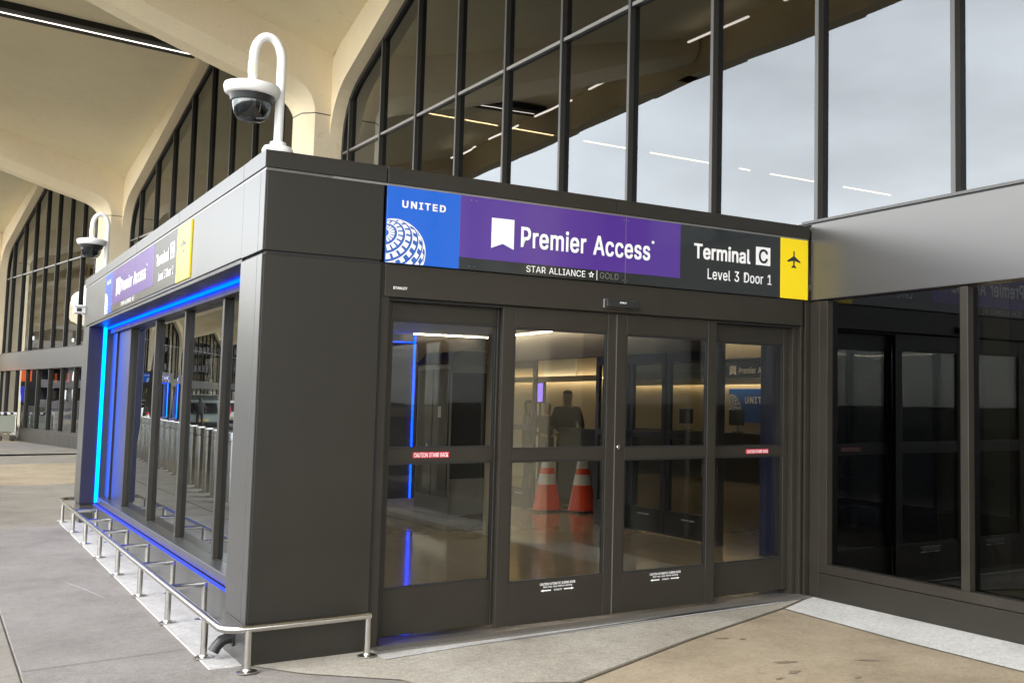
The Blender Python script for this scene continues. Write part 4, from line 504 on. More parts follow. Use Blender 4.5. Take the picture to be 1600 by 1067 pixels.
# side (kerb) face: fascia, far column, recessed windows
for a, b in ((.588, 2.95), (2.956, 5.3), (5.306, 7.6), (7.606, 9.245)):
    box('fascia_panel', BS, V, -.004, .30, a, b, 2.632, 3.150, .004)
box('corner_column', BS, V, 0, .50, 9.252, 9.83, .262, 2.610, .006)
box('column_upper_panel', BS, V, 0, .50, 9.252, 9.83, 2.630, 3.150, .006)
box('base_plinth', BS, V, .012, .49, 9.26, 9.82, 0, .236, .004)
box('column_joint', M['dark'], V, .02, .49, 9.27, 9.81, 2.605, 2.635, 0)
box('base_joint', M['dark'], V, .02, .49, 9.27, 9.81, .23, .268, 0)
mb = MB()
for k in range(6): mb.box(.005, .34, .60 + k * 1.445, .60 + (k + 1) * 1.445 - .006, 2.60, 2.629)
mb.build('soffit', M['bronze'], V, bevel=.002)
box('window_head', FR, V, .25, .40, .58, 9.25, 2.515, 2.600, .004)
box('window_sill', M['bronze_sheen'], V, .20, .40, .58, 9.25, .262, .345, .006)
for k in range(6): box('base_wall', BS, V, .16, .36, .585 + k * 1.444, .581 + (k + 1) * 1.444, .0, .250, .003)
my = [.86, 2.52, 4.20, 5.87, 7.70]
for y in my: box('window_mullion', FR, V, .292, .40, y - .033, y + .033, .345, 2.515, .004)
box('recess_panel', M['navy'], V, .30, .36, 7.735, 8.72, .345, 2.515, .003)
box('recess_panel', M['navy'], V, .006, .172, 9.246, 9.253, .265, 2.598, 0)
box('recess_panel', M['navy'], V, .28, .40, 8.76, 9.25, .345, 2.515, .003)
ed = [.58] + my
for k in range(5):
    y0, y1 = ed[k] + .035, ed[k + 1] - .035
    t0, t1 = random.uniform(-.0025, .0025), random.uniform(-.0025, .0025)
    mb = MB(); x = .335
    mb.hexa([(x - t0, y0, .345), (x + .01 - t0, y0, .345), (x + .01 + t0, y1, .345), (x + t0, y1, .345), (x - t1, y0, 2.515), (x + .01 - t1, y0, 2.515), (x + .01 + t1, y1, 2.515), (x + t1, y1, 2.515)])
    mb.build('window_pane', M['glass_win'], V)
box('light_strip', M['led_blue'], V, .210, .236, .585, 9.235, 2.578, 2.600, .003)
box('light_strip', M['led_cyan'], V, .175, .215, 9.222, 9.250, .27, 2.60, .004)
box('light_strip', M['led_ledge'], V, .166, .192, .585, 9.24, .250, .2565, .002)
# far door wall (seen through the glass) and inner wall with its own doors
mb = MB().box(.5, 1.0, 9.6, 9.75, 0, 2.75).box(4.1, 5.95, 9.6, 9.75, 0, 2.75).box(1.0, 4.1, 9.6, 9.75, 2.4, 2.75)
for x in (1.75, 2.55, 3.35): mb.box(x - .05, x + .05, 9.62, 9.7, 0, 2.4)
mb.box(1.0, 4.1, 9.62, 9.7, .0, .3).box(1.0, 4.1, 9.62, 9.7, 1.24, 1.33)
mb.build('far_door_wall', FR, V, bevel=.004)
box('far_door_glass', M['glass_door'], V, 1.0, 4.1, 9.655, 9.663, .3, 2.4, 0)
box('light_strip', M['led_blue'], V, 4.60, 4.615, 9.56, 9.60, .02, 2.738, 0)
box('light_strip', M['led_blue'], V, 2.8, 4.60, 9.56, 9.60, 2.60, 2.612, 0)
box('ceiling', M['ceil_in'], V, .36, 5.95, .30, 9.6, 2.74, 2.80, 0)
box('ceiling_light', M['led_white'], V, 5.775, 5.787, 4.2, 9.3, 2.722, 2.735, 0)
box('ceiling_light', M['led_white'], V, 4.5, 5.775, 9.336, 9.348, 2.722, 2.735, 0)
mb = MB().box(5.90, 6.0, 8.95, 9.6, 0, 2.75).box(5.90, 6.0, 3.05, 8.95, 2.32, 2.75)
mb.box(5.90, 6.0, 3.05, 3.16, 0, 2.32)
mb.build('inner_wall', M['wall_dark'], V, bevel=.004)
def inner_leaf(y0, y1):
    mb = MB(); x0, x1 = 5.92, 5.965
    mb.box(x0, x1, y0, y0 + .09, .02, 2.32).box(x0, x1, y1 - .09, y1, .02, 2.32).box(x0, x1, y0 + .09, y1 - .09, .02, .33).box(x0, x1, y0 + .09, y1 - .09, 1.23, 1.32).box(x0, x1, y0 + .09, y1 - .09, 2.2, 2.32)
    f = mb.build('inner_door', M['black'], V, bevel=.004)
    for a, b in ((.33, 1.23), (1.32, 2.2)): box('glass_pane', M['glass_door'], f, 5.94, 5.948, y0 + .09, y1 - .09, a, b, 0)
    lettering(Face((5.92, 0, 0), (0, -1, 0), (-1, 0, 0)), 'CAUTION AUTOMATIC SLIDING DOOR', -(y0 + .62), -(y0 + .34), .235, .255, .002, M['letter'], f, .02)
for y0 in (3.2, 4.22, 5.0, 7.88): inner_leaf(y0, y0 + 1.0)
box('partition', mat('partition_blue', (.02, .028, .10), .35), V, 5.86, 19.9, 2.10, 2.20, 0, 3.6, .004)  # real at its near end; length added to block the hall lights

box('interior_post', M['wall_in'], V, 4.02, 4.22, 5.30, 5.46, .006, 2.74, .006)
# steel enclosure inside the vestibule
cab = thing('equipment_cabinet', 'tall dark metal cabinet with a sloped top behind the left glass panel', 'cabinet', (3.9, 6.3, .15))
MB().box(0, .62, 0, 1.22, 0, 2.02).build('body', mat('cabinet_metal', (.17, .165, .15), .3, .5, noise=.08), cab, bevel=.008)
MB().hexa([(-.05, -.05, 2.02), (.66, -.05, 2.02), (.66, 1.27, 2.02), (-.05, 1.27, 2.02), (.12, .02, 2.19), (.6, .02, 2.19), (.6, 1.2, 2.19), (.12, 1.2, 2.19)]).build('sloped_top', M['alum'], cab, bevel=.005)
box('door', M['bronze'], cab, -.012, 0, .06, .60, .25, 1.95, .004); box('door', M['bronze'], cab, -.012, 0, .62, 1.16, .25, 1.95, .004)
MB().tube([(-.012, .66, .72), (-.05, .66, .74), (-.05, .66, .96), (-.012, .66, .98)], .012, 8).build('handle', M['steel'], cab, smooth=True)
box('data_plate', M['letter'], cab, -.016, -.012, .30, .40, 1.30, 1.45, .001)
box('side_skirt', M['dark'], cab, .01, .61, -.006, 0, .5, 1.9, 0)
kp = tag(MB().box(3.78, 4.62, 6.05, 9.3, .006, .15).build('raised_kerb', M['slab_light'], bevel=.01), 'low concrete plinth carrying the dark cabinet behind the left glass', 'plinth')

# motion sensor over the sliding doors
ms = thing('motion_sensor', 'small black motion sensor on the header above the middle sliding doors', 'sensor', (2.675, .012, 2.45))
MB().box(-.145, .145, -.055, -.012, -.034, .030).build('housing', M['black'], ms, bevel=.008)
MB().box(-.150, .150, -.013, -.001, -.036, .036).build('backplate', M['alum'], ms, bevel=.003)
lettering(Face((0, -.055, 0), (1, 0, 0), (0, -1, 0)), 'STANLEY', -.03, .03, .0, .014, .001, M['letter'], ms, .03)

# ---------------------------------------------------------------- signs
def sign(face, label, a, b0, b1, seams, globe_r, root):
    """a: list of borders (left edge, blue|purple, purple|charcoal, charcoal|yellow, right edge)"""
    t = root
    T = .014
    H = b1 - b0; zp = b0 + .16 * H
    plate(face, rect(a[0], a[1], b0, b1), 0, T, 'blue_panel', M['blue'], t, .0015)
    plate(face, rect(a[1], a[2], zp, b1), 0, T, 'purple_panel', M['purple'], t, .0015)
    plate(face, rect(a[1], a[3], b0, b1), -.001, T - .0015, 'charcoal_panel', M['charcoal'], t, .001)
    plate(face, rect(a[3], a[4], b0, b1), 0, T, 'yellow_panel', M['yellow'], t, .0015)
    w = lambda x: a[1] + (x - 1.318) / (3.231 - 1.318) * (a[2] - a[1])         # purple field
    wc = lambda x: a[2] + (x - 3.231) / (4.300 - 3.231) * (a[3] - a[2])        # charcoal field
    wb = lambda x: a[0] + (x - .785) / (1.318 - .785) * (a[1] - a[0])
    h = lambda z: b0 + (z - 2.614) / .539 * H
    lettering(face, 'UNITED', wb(.890), wb(1.207), h(3.008), h(3.060), T, M['letter'], t, .035, 1.15)
    globe(face, wb(.845), h(2.700), globe_r * H / .539, globe_r * (a[1] - a[0]) / .533, T + .0005, t, (a[0] + .002, a[1], b0 + .002, b1), M['letter'], M['blue_logo'])
    fl = [(w(1.562), h(3.014)), (w(1.740), h(3.016)), (w(1.740), h(2.792)), (w(1.652), h(2.828)), (w(1.562), h(2.790))]
    plate(face, fl[::-1], T, T + .004, 'flag_symbol', M['letter'], t, .001)
    plate(face, [(q[0] + .012, q[1] - .008) for q in fl[::-1]], T - .001, T + .001, 'flag_shadow_gap', M['charcoal'], t) if False else None
    lettering(face, 'Premier Access', w(1.797), w(2.935), h(2.818), h(2.978), T, M['letter'], t, .022)
    rg = MB(); c = face.p(w(2.962), h(2.972), T + .001)
    rg.add([face.p(w(2.962) + .013 * math.cos(q * math.pi / 8), h(2.972) + .013 * math.sin(q * math.pi / 8), T + .001) for q in range(16)], [tuple(range(16))]); rg.build('registered_mark', M['letter'], t)
    lettering(face, 'STAR ALLIANCE', w(1.847), w(2.345), h(2.636), h(2.686), T, M['letter'], t, .004)
    sm = MB(); cx, cz = w(2.40), h(2.661)
    for k in range(5):
        q = math.pi / 2 + k * 2 * math.pi / 5; e = (w(2.03) - w(2.0)) / .03
        P = lambda r, o: face.p(cx + r * math.cos(q + o) * e, cz + r * math.sin(q + o), T + .001)
        sm.add([P(.028, 0), P(.013, .6), P(.006, 0), P(.013, -.6)], [(0, 1, 2, 3)])
    sm.build('star_emblem', M['letter'], t)
    plate(face, rect(w(2.447), w(2.452), h(2.622), h(2.70)), T, T + .001, 'divider_line', M['letter'], t)
    lettering(face, 'GOLD', w(2.475), w(2.645), h(2.638), h(2.688), T, M['letter_dim'], t, .002)
    lettering(face, 'Terminal', wc(3.367), wc(3.960), h(2.880), h(3.012), T, M['letter'], t, .03, .97)
    plate(face, rect(wc(4.024), wc(4.182), h(2.884), h(3.044)), T - .001, T + .002, 'letter_box', M['letter'], t)
    lettering(face, 'C', wc(4.052), wc(4.153), h(2.902), h(3.026), T + .002, M['charcoal'], t, .02)
    lettering(face, 'Level 3 Door 1', wc(3.508), wc(4.198), h(2.716), h(2.806), T, M['letter'], t, .012)
    ax = (a[3] + a[4]) / 2 - .02 * (a[4] - a[3])
    plate(face, [(ax + p * .078 * (a[4] - a[3]) / .32, h(2.965) + q * .082) for p, q in PLANE][::-1], T, T + .001, 'plane_symbol', M['charcoal'], t)
    for s in seams: plate(face, rect(s - .002, s + .002, b0, b1), T, T + .0006, 'panel_seam', M['letter_dim'], t)
    sc_ = MB()
    for s in list(seams) + [a[4] - .03, a[1] + .1]:
        for o in (-.02, .02):
            for z in (b0 + .025, b1 - .03):
                sc_.add([face.p(s + o + .004 * math.cos(q * math.pi / 4), z + .004 * math.sin(q * math.pi / 4), T + .0015) for q in range(8)], [tuple(range(8))])
    sc_.build('screw', M['alum'], t)
sg1 = thing('entrance_sign', 'wide blue, purple, charcoal and yellow terminal sign above the sliding doors, facing the camera', 'sign', (0, 0, 0))
sign(FF, '', [.787, 1.318, 3.231, 4.300, 4.621], 2.614, 3.148, [2.706], .225, sg1)
sg2 = thing('entrance_sign', 'long terminal sign washed pale by sky glare on the side fascia over the windows', 'sign', (0, 0, 0))
FS = Face((-.004, 0, 0), (0, -1, 0), (-1, 0, 0))
sign(FS, '', [-7.58, -6.98, -4.12, -2.94, -2.36], 2.655, 3.135, [-5.303, -2.953], .20, sg2)

# ---------------------------------------------------------------- cameras on goosenecks
def gooseneck(name, label, loc):
    t = thing(name, label, 'security camera', loc, 0, 'dome cameras on gooseneck poles')
    MB().lathe([(.0, 0), (.095, 0), (.098, .02), (.085, .045), (.05, .055), (.05, .075), (.04, .08), (0, .08)], 24).build('base_flange', M['white'], t, smooth=True)
    P = [(0, 0, .06), (0, 0, .58)] + [(-.0875 + .0875 * math.cos(a), 0, .62 + .15 * math.sin(a)) for a in [R(k) for k in range(0, 181, 12)]] + [(-.175, 0, .55), (-.175, 0, .42)]
    MB().tube(P, .0285, 14).build('pole', M['white'], t, smooth=True)
    MB().lathe([(.0, .50), (.032, .50), (.033, .58), (.0, .58)], 14, (-.175, 0, 0)).build('collar', mat('collar_cream', (.72, .70, .55), .5), t, smooth=True)
    h = MB().lathe([(.0, .455), (.06, .452), (.12, .440), (.168, .425), (.172, .405), (.165, .37), (.150, .358), (.0, .356)], 32, (-.175, 0, 0)).build('housing', M['white'], t, smooth=True)
    MB().lathe([(.0, .357), (.138, .357), (.128, .315), (.120, .312), (0, .312)], 32, (-.175, 0, 0)).build('sensor_ring', M['black'], h, smooth=True)
    MB().lathe([(.118, .314), (.115, .28), (.105, .24), (.085, .205), (.06, .192), (.0, .19)], 32, (-.175, 0, 0)).build('dome', M['dome'], h, smooth=True)
    mb = MB()
    for k in range(4):
        a = R(35 + k * 90); c = (-.175 + .065 * math.cos(a), .065 * math.sin(a), .26)
        mb.lathe([(.0, -.03), (.018, -.028), (.03, 0), (.03, .03), (0, .04)], 12, c)
    mb.lathe([(.0, .0), (.07, .0), (.085, .05), (.085, .07), (0, .07)], 20, (-.175, 0, .24)).build('lens_cluster', M['dark'], h, smooth=True)
    return t
gooseneck('dome_camera', 'white dome camera on a gooseneck pole at the near roof corner of the entrance', (.085, .10, ZT))
gooseneck('dome_camera', 'white dome camera on a gooseneck pole at the far roof corner of the entrance', (.10, 8.75, ZT))
bc = thing('bullet_camera', 'small white box camera on the far end of the entrance, below the far dome camera', 'security camera', (-.02, 9.86, 2.86))
MB().box(-.10, .02, .0, .22, -.04, .05).build('housing', M['white'], bc, bevel=.008)
MB().hexa([(-.115, -.03, .05), (.03, -.03, .05), (.03, .24, .05), (-.115, .24, .05), (-.10, -.03, .07), (.02, -.03, .07), (.02, .24, .07), (-.10, .24, .07)]).build('sun_shield', M['white'], bc)
MB().tube([(0, .1, -.04), (.05, .05, -.07), (.12, -.02, -.07)], .018, 8).build('bracket', M['white'], bc)
MB().box(-.075, -.015, -.004, 0, -.02, .03).build('lens_window', M['black'], bc)

# ---------------------------------------------------------------- bumper rail
rl = thing('bumper_rail', 'low brushed steel bumper rail around the base of the entrance', 'rail')
zr = .27; xr = -.16
path = [(.62, 10.02, zr), (.1, 10.02, zr)] + [(xr + .12 - .12 * math.sin(R(a)), 9.90 + .12 * math.cos(R(a)), zr) for a in range(0, 91, 15)]
path += [(xr, 9.43, zr), (xr, 1.0, zr), (xr, .02, zr)] + [(xr + .14 - .14 * math.cos(R(a)), -.02 - .14 * math.sin(R(a)), zr) for a in range(15, 91, 15)] + [(.4, -.155, zr), (.735, -.145, zr)]
MB().tube(path, .0235, 14).build('rail', M['steel'], rl, smooth=True)
def post(x, y, z1=zr, name='post'):
    o = MB().tube([(x, y, .012), (x, y, z1 - .005)], .0205, 14).build(name, M['steel'], rl, smooth=True)
    MB().lathe([(0, 0), (.060, 0), (.060, .007), (.052, .010), (.026, .012), (.024, .02), (0, .02)], 24, (x, y, .012)).build('base_flange', M['steel'], o, smooth=True)
oy = [.38, 1.68, 2.98, 4.29, 5.60, 6.86, 8.13, 9.43]
for y in oy: post(xr, y)
post(-.02, -.165); post(.718, -.145)
for y in oy[1:-1]:
    br = MB().tube([(xr, y, zr), (.085, y, zr), (.085, y + .0001, zr)], .0205, 14).build('bracket_arm', M['steel'], rl, smooth=True)
    post(.085, y, zr + .018, 'inner_post')
post(.5, 10.02)
# drain spout
dr = thing('drain_spout', 'black elbow drain spout at the foot of the near entrance column', 'drain pipe', (-.004, .30, .135))
MB().tube([(0, 0, 0), (-.035, 0, 0), (-.07, .0, -.012), (-.10, 0, -.045), (-.118, 0, -.075)], [.036, .036, .036, .035, .038], 16).build('elbow', M['black'], dr, smooth=True)
MB().tube([(.004, 0, 0), (-.012, 0, 0)], .055, 20).build('wall_flange', M['black'], dr)

# ---------------------------------------------------------------- terminal building, bay after bay along a gently curving front
TB = thing('terminal_building', 'airport terminal with beige concrete arches, folded canopy and tall tinted glass bays', 'building', (6, 20, 0))
TBI = Matrix.Translation((-6, -20, 0))
def tb(mb, name, m, parent=None, **k):
    if parent is None: mb.v = [(v[0] - 6, v[1] - 20, v[2]) for v in mb.v]; return mb.build(name, m, TB, **k)
    mb.v = [(v[0] - 6, v[1] - 20, v[2]) for v in mb.v]; return mb.build(name, m, parent, **k)
bays = []
def line(p, th): t = R(th); return Vector((-math.sin(t), math.cos(t))), Vector((-math.cos(t), -math.sin(t)))
D, N = line(None, 1.75)
P1 = Vector((4.75, 0)) + D * 13.43
P0 = Vector((4.75, 0)) - D * 4.57
bays.append(dict(p=P0, th=1.75, len=18.0, apex=10.60, first=True))
D, N = line(None, -1.5); bays.insert(0, dict(p=P0 - D * 16, th=-1.5, len=16.0, apex=10.2))
p = P1
for th, ln in ((5.5, 15.5), (8.6, 15.5), (11.7, 15.5), (14.8, 15.5), (17.9, 15.5), (21, 15.5), (24.1, 15.5), (27.2, 15.5)):
    bays.append(dict(p=p.copy(), th=th, len=ln, apex=10.15)); D, N = line(None, th); p = p + D * ln
PW = .45                     # half pier width
DO = 8.0                     # canopy depth
OF = .26                     # concrete face in front of glass
ZS = 6.95
def arch_curve(b, inset=0.):
    """list of (s,z) from left foot to right foot of the glazed opening"""
    h = b['len'] / 2 - PW - inset; c = b['len'] / 2; sl = .392; za = b['apex'] - inset * 1.07
    zl = lambda a: za - sl * a
    R_ = 1.15 - inset * .3
    pts = [(h, 0.0)]
    # rounded corner between the jamb and the raking head
    cut = R_ * .78
    p0 = (h, zl(h) - cut); p1 = (h, zl(h)); p2 = (h - cut * .93, zl(h - cut * .93))
    for k in range(0, 9):
        t = k / 8; pts.append(((1 - t) ** 2 * p0[0] + 2 * t * (1 - t) * p1[0] + t * t * p2[0], (1 - t) ** 2 * p0[1] + 2 * t * (1 - t) * p1[1] + t * t * p2[1]))
    pts.append((.35, zl(.35))); pts.append((0, zl(.15)))
    rgt = [(c - a, z) for a, z in pts]               # s small = near pier
    lft = [(c + a, z) for a, z in pts[:-1]][::-1]
    return rgt + lft
def glass_top(b, s):
    C_ = arch_curve(b)
    for (s0, z0), (s1, z1) in zip(C_, C_[1:]):
        if s0 <= s <= s1 and s1 > s0: return z0 + (z1 - z0) * (s - s0) / (s1 - s0)
    return 0
zv = lambda o: 7.99 + (o - OF) * .282                 # valley height
zr_ = lambda b, o: b['apex'] + .12 + (10.35 - b['apex'] - .12) * (o / DO)
for bi, b in enumerate(bays):
    D, N = line(None, b['th']); p = b['p']; ln = b['len']
    def T(s, o, z, D=D, N=N, p=p): q = p + D * s + N * o; return (q.x, q.y, z)
    b['T'] = T
    first = b.get('first')
    near = bi in (1, 2, 3)
    # --- concrete arch face with its reveal
    inner = arch_curve(b, .0); n = len(inner)
    outer = []
    for s, z in inner:
        u = abs(s - ln / 2) / (ln / 2)
        outer.append((s, z))
    # outer boundary: straight from the valley on one side over the ridge to the other
    top = lambda s: zv(OF) + (zr_(b, OF) - zv(OF)) * (1 - abs(s - ln / 2) / (ln / 2))
    mb = MB(); eps = .02
    fr = [T(s, OF, z) for s, z in inner]; bk = [T(s, -.05, z) for s, z in inner]
    ou = []
    for k, (s, z) in enumerate(inner):
        if k <= 5: ou.append(T(.0, OF, z + (0 if k == 0 else .12 * k)))
        elif k >= n - 6: ou.append(T(ln, OF, z + (0 if k == n - 1 else .12 * (n - 1 - k))))
        else: ou.append(T(s, OF, top(s) + .04))
    mb.add(fr + bk + ou, [(k, k + 1, n + k + 1, n + k) for k in range(n - 1)] + [(k + 1, k, 2 * n + k, 2 * n + k + 1) for k in range(n - 1)])
    tb(mb, 'arch_frame', M['concrete'])
    # --- soffit shells (hyperbolic panels) on both sides of the ridge
    mb = MB(); G = 10
    for side in (0, 1):
        vs = []
        for i in range(G + 1):
            o = OF + (DO - OF) * i / G
            for j in range(G + 1):
                q = j / G; s = q * ln / 2 if side == 0 else ln - q * ln / 2
                vs.append(T(s, o, zv(o) * (1 - q) + zr_(b, o) * q))
        fs = [(i * (G + 1) + j, i * (G + 1) + j + 1, (i + 1) * (G + 1) + j + 1, (i + 1) * (G + 1) + j) for i in range(G) for j in range(G)]
        if side: fs = [f[::-1] for f in fs]
        mb.add(vs, fs)
    tb(mb, 'canopy_soffit', M['soffit'], smooth=True)
    mb = MB()
    for q in (.36, .70):
        for s0 in (q * ln / 2, ln - q * ln / 2):
            P_ = []
            for i in range(G + 1):
                o = OF + .05 + (DO - .3) * i / G; z = zv(o) * (1 - q) + zr_(b, o) * q - .004
                P_.append((o, z))
            for (o0, z0), (o1, z1) in zip(P_, P_[1:]): mb.add([T(s0 - .008, o0, z0), T(s0 + .008, o0, z0), T(s0 + .008, o1, z1), T(s0 - .008, o1, z1)], [(0, 1, 2, 3)])
    # edge beam
    mb = MB()
    mb.hexa([T(0, DO, 9.40), T(ln, DO, 9.40), T(ln, DO + .35, 9.40), T(0, DO + .35, 9.40), T(0, DO, 10.9), T(ln, DO, 10.9), T(ln, DO + .35, 10.9), T(0, DO + .35, 10.9)])
    tb(mb, 'edge_beam', M['concrete'])
    # ridge light channel
    mb = MB(); c = ln / 2; zz = lambda o: zr_(b, o) - .16
    mb.hexa([T(c - .34, .42, zz(.42) - .06), T(c + .34, .42, zz(.42) - .06), T(c + .34, DO - .2, zz(DO) - .06), T(c - .34, DO - .2, zz(DO) - .06),
             T(c - .34, .42, zz(.42) + .1), T(c + .34, .42, zz(.42) + .1), T(c + .34, DO - .2, zz(DO) + .1), T(c - .34, DO - .2, zz(DO) + .1)])
    ch = tb(mb, 'ridge_channel', M['dark'])
    mb = MB()
    mb.hexa([T(c - .011, .5, zz(.5) - .075), T(c + .011, .5, zz(.5) - .075), T(c + .011, DO - .4, zz(DO) - .075), T(c - .011, DO - .4, zz(DO) - .075),
             T(c - .011, .5, zz(.5) - .05), T(c + .011, .5, zz(.5) - .05), T(c + .011, DO - .4, zz(DO) - .05), T(c - .011, DO - .4, zz(DO) - .05)])
    tb(mb, 'linear_light', M['led_ridge'], ch)
    # lights along the canopy edge (mirrored in the tall glass)
    mb = MB(); s = 1.2
    while s < ln - 2.2:
        mb.hexa([T(s, 7.05, 9.68), T(s + 2.1, 7.05, 9.68), T(s + 2.1, 7.10, 9.68), T(s, 7.10, 9.68), T(s, 7.05, 9.71), T(s + 2.1, 7.05, 9.71), T(s + 2.1, 7.10, 9.71), T(s, 7.10, 9.71)]); s += 3.25
    if bi in (0, 1, 2): tb(mb, 'linear_light', M['led_ridge'], ch)
    # --- valley rib with haunch growing out of the pier
    RW = PW; ZJ = 7.0
    prof = [(.58, 0.0), (.58, ZJ), (.60, ZJ + .12), (.66, ZJ + .28), (.77, ZJ + .42), (.95, ZJ + .53), (1.25, ZJ + .63), (1.9, ZJ + .80), (3.45, ZJ + 1.26), (DO, zv(DO) - .30)]   # crease
    ches = [(.74, 0.0), (.74, ZJ - .02), (.77, ZJ + .05), (.84, ZJ + .16), (.95, ZJ + .26), (1.12, ZJ + .34), (1.45, ZJ + .44), (2.05, ZJ + .60), (3.55, ZJ + 1.06), (DO, zv(DO) - .52)]  # nose
    upper = [(OF - .4, 0.0), (OF - .4, ZJ), (OF - .4, ZJ + .2), (OF - .4, ZJ + .4), (OF - .4, ZJ + .6), (OF, zv(OF) + .3), (.9, zv(.9) + .3), (1.9, zv(1.9) + .3), (3.45, zv(3.45) + .3), (DO, zv(DO) + .3)]
    for sg, nm in ((-1, 'rib'), (1, 'rib')):
        mb = MB(); k = len(prof)
        A = [T(sg * RW, o, z) for o, z in upper]; Bq = [T(sg * RW, o, z) for o, z in prof]
        mb.add(A + Bq, [((i, i + 1, k + i + 1, k + i) if sg < 0 else (i + 1, i, k + i, k + i + 1)) for i in range(k - 1)])
        tb(mb, 'rib_face', M['rough'])
    mb = MB(); k = len(prof); RN = .22
    rows = [[T(-RW, o, z) for o, z in prof], [T(-RN, o, z) for o, z in ches], [T(RN, o, z) for o, z in ches], [T(RW, o, z) for o, z in prof]]
    mb.add([v for r in rows for v in r], [(a * k + i, a * k + i + 1, (a + 1) * k + i + 1, (a + 1) * k + i) for a in range(3) for i in range(k - 1)])
    tb(mb, 'rib_nose', M['concrete'], smooth=True)
    # horizontal joint round the pier
    mb = MB(); zj = ZJ - .04
    for q0, q1 in (((-RW - .004, OF - .2), (-RW - .004, .58)), ((-RW - .004, .58), (-RN, .744)), ((-RN, .744), (RN, .744)), ((RN, .744), (RW + .004, .58))):
        mb.add([T(*q0, zj), T(*q1, zj), T(*q1, zj + .022), T(*q0, zj + .022)], [(0, 1, 2, 3)])
    for s0, s1 in ((-PW - .5 - .02, -PW), (PW, PW + .5)): pass
    tb(mb, 'pier_joint', M['joint'])
    # --- curtain wall: mullions, transom, panes
    sp = 1.575; off = 4.57 - .02 if first else ln / 2
    ss = []; k = -20
    while k < 20:
        s = off + k * sp
        if PW + .12 < s < ln - PW - .12: ss.append(s)
        k += 1
    base = 3.33
    CW = tb(MB().hexa([T(PW, -.12, base - .1), T(ln - PW, -.12, base - .1), T(ln - PW, .05, base - .1), T(PW, .05, base - .1), T(PW, -.12, base), T(ln - PW, -.12, base), T(ln - PW, .05, base), T(PW, .05, base)]), 'curtain_wall', M['frame'])
    for s in ss:
        zt = glass_top(b, s) - .05
        m_ = tb(MB().hexa([T(s - .022, -.10, base), T(s + .022, -.10, base), T(s + .022, .042, base), T(s - .022, .042, base), T(s - .022, -.10, zt), T(s + .022, -.10, zt), T(s + .022, .042, zt), T(s - .022, .042, zt)]), 'mullion', M['frame'], CW, bevel=.003)
        m_ = tb(MB().hexa([T(s - .023, .042, base), T(s + .023, .042, base), T(s + .023, .048, base), T(s - .023, .048, base), T(s - .023, .042, zt), T(s + .023, .042, zt), T(s + .023, .048, zt), T(s - .023, .048, zt)]), 'mullion_cap', M['cap'], CW)
    # perimeter frame follows the arch
    mb = MB(); I2 = arch_curve(b, .09)
    fr = [T(s, .03, z) for s, z in inner]; f2 = [T(s, .03, z) for s, z in I2]; b2 = [T(s, -.08, z) for s, z in I2]
    mb.add(fr + f2 + b2, [(k, k + 1, n + k + 1, n + k) for k in range(n - 1)] + [(n + k, n + k + 1, 2 * n + k + 1, 2 * n + k) for k in range(n - 1)])
    tb(mb, 'perimeter_frame', M['black'], CW)
    edges = [PW + .05] + ss + [ln - PW - .05]
    zt_ = 6.27
    for a, c_ in zip(edges, edges[1:]):
        if a + .03 < c_ - .03 and min(glass_top(b, a + .03), glass_top(b, c_ - .03)) > zt_:
            tb(MB().hexa([T(a + .028, -.04, zt_ - .022), T(c_ - .028, -.04, zt_ - .022), T(c_ - .028, .03, zt_ - .022), T(a + .028, .03, zt_ - .022), T(a + .028, -.04, zt_ + .022), T(c_ - .028, -.04, zt_ + .022), T(c_ - .028, .03, zt_ + .022), T(a + .028, .03, zt_ + .022)]), 'transom', M['alum'], CW)
        kz = [base, glass_top(b, a + .02) - .02, glass_top(b, c_ - .02) - .02]
        mid = glass_top(b, (a + c_) / 2) - .02
        q = [random.uniform(-.0022, .0022) for _ in range(4)]
        mb = MB(); mb.add([T(a, -.02 + q[0], base), T(c_, -.02 + q[1], base), T(c_, -.02 + q[2], kz[2]), T((a + c_) / 2, -.02 + (q[2] + q[3]) / 2, mid), T(a, -.02 + q[3], kz[1])], [(0, 1, 2, 3, 4)])
        mb.add([T(a, -.032 + q[0], base), T(c_, -.032 + q[1], base), T(c_, -.032 + q[2], kz[2]), T((a + c_) / 2, -.032 + (q[2] + q[3]) / 2, mid), T(a, -.032 + q[3], kz[1])], [(4, 3, 2, 1, 0)])
        tb(mb, 'glass_pane', M['glass_up'], CW)
    # --- band, lower glazing, sill and base
    lo = 14.44 if first else PW          # the vestibule and the doors' side wall stand in front of the rest of this bay
    ss = [s for s in ss if s > lo + .1]
    zb_, b0 = 2.62, (.42 if bi >= 3 else .23)
    k = 0; m_ = max(1, round((ln - PW - lo) / 3.3)); w_ = (ln - PW - lo) / m_
    for k in range(m_):
        a, c_ = lo + k * w_ + .003, lo + (k + 1) * w_ - .003
        tb(MB().hexa([T(a, -.1, zb_), T(c_, -.1, zb_), T(c_, .16, zb_), T(a, .16, zb_), T(a, -.1, 3.28), T(c_, -.1, 3.28), T(c_, .16, 3.28), T(a, .16, 3.28)]), 'metal_band', M['band'], bevel=.004)
    tb(MB().hexa([T(lo, -.1, 0), T(ln - PW, -.1, 0), T(ln - PW, .10, 0), T(lo, .10, 0), T(lo, -.1, b0), T(ln - PW, -.1, b0), T(ln - PW, .10, b0), T(lo, .10, b0)]), 'base_plate', M['bronze'], bevel=.004)
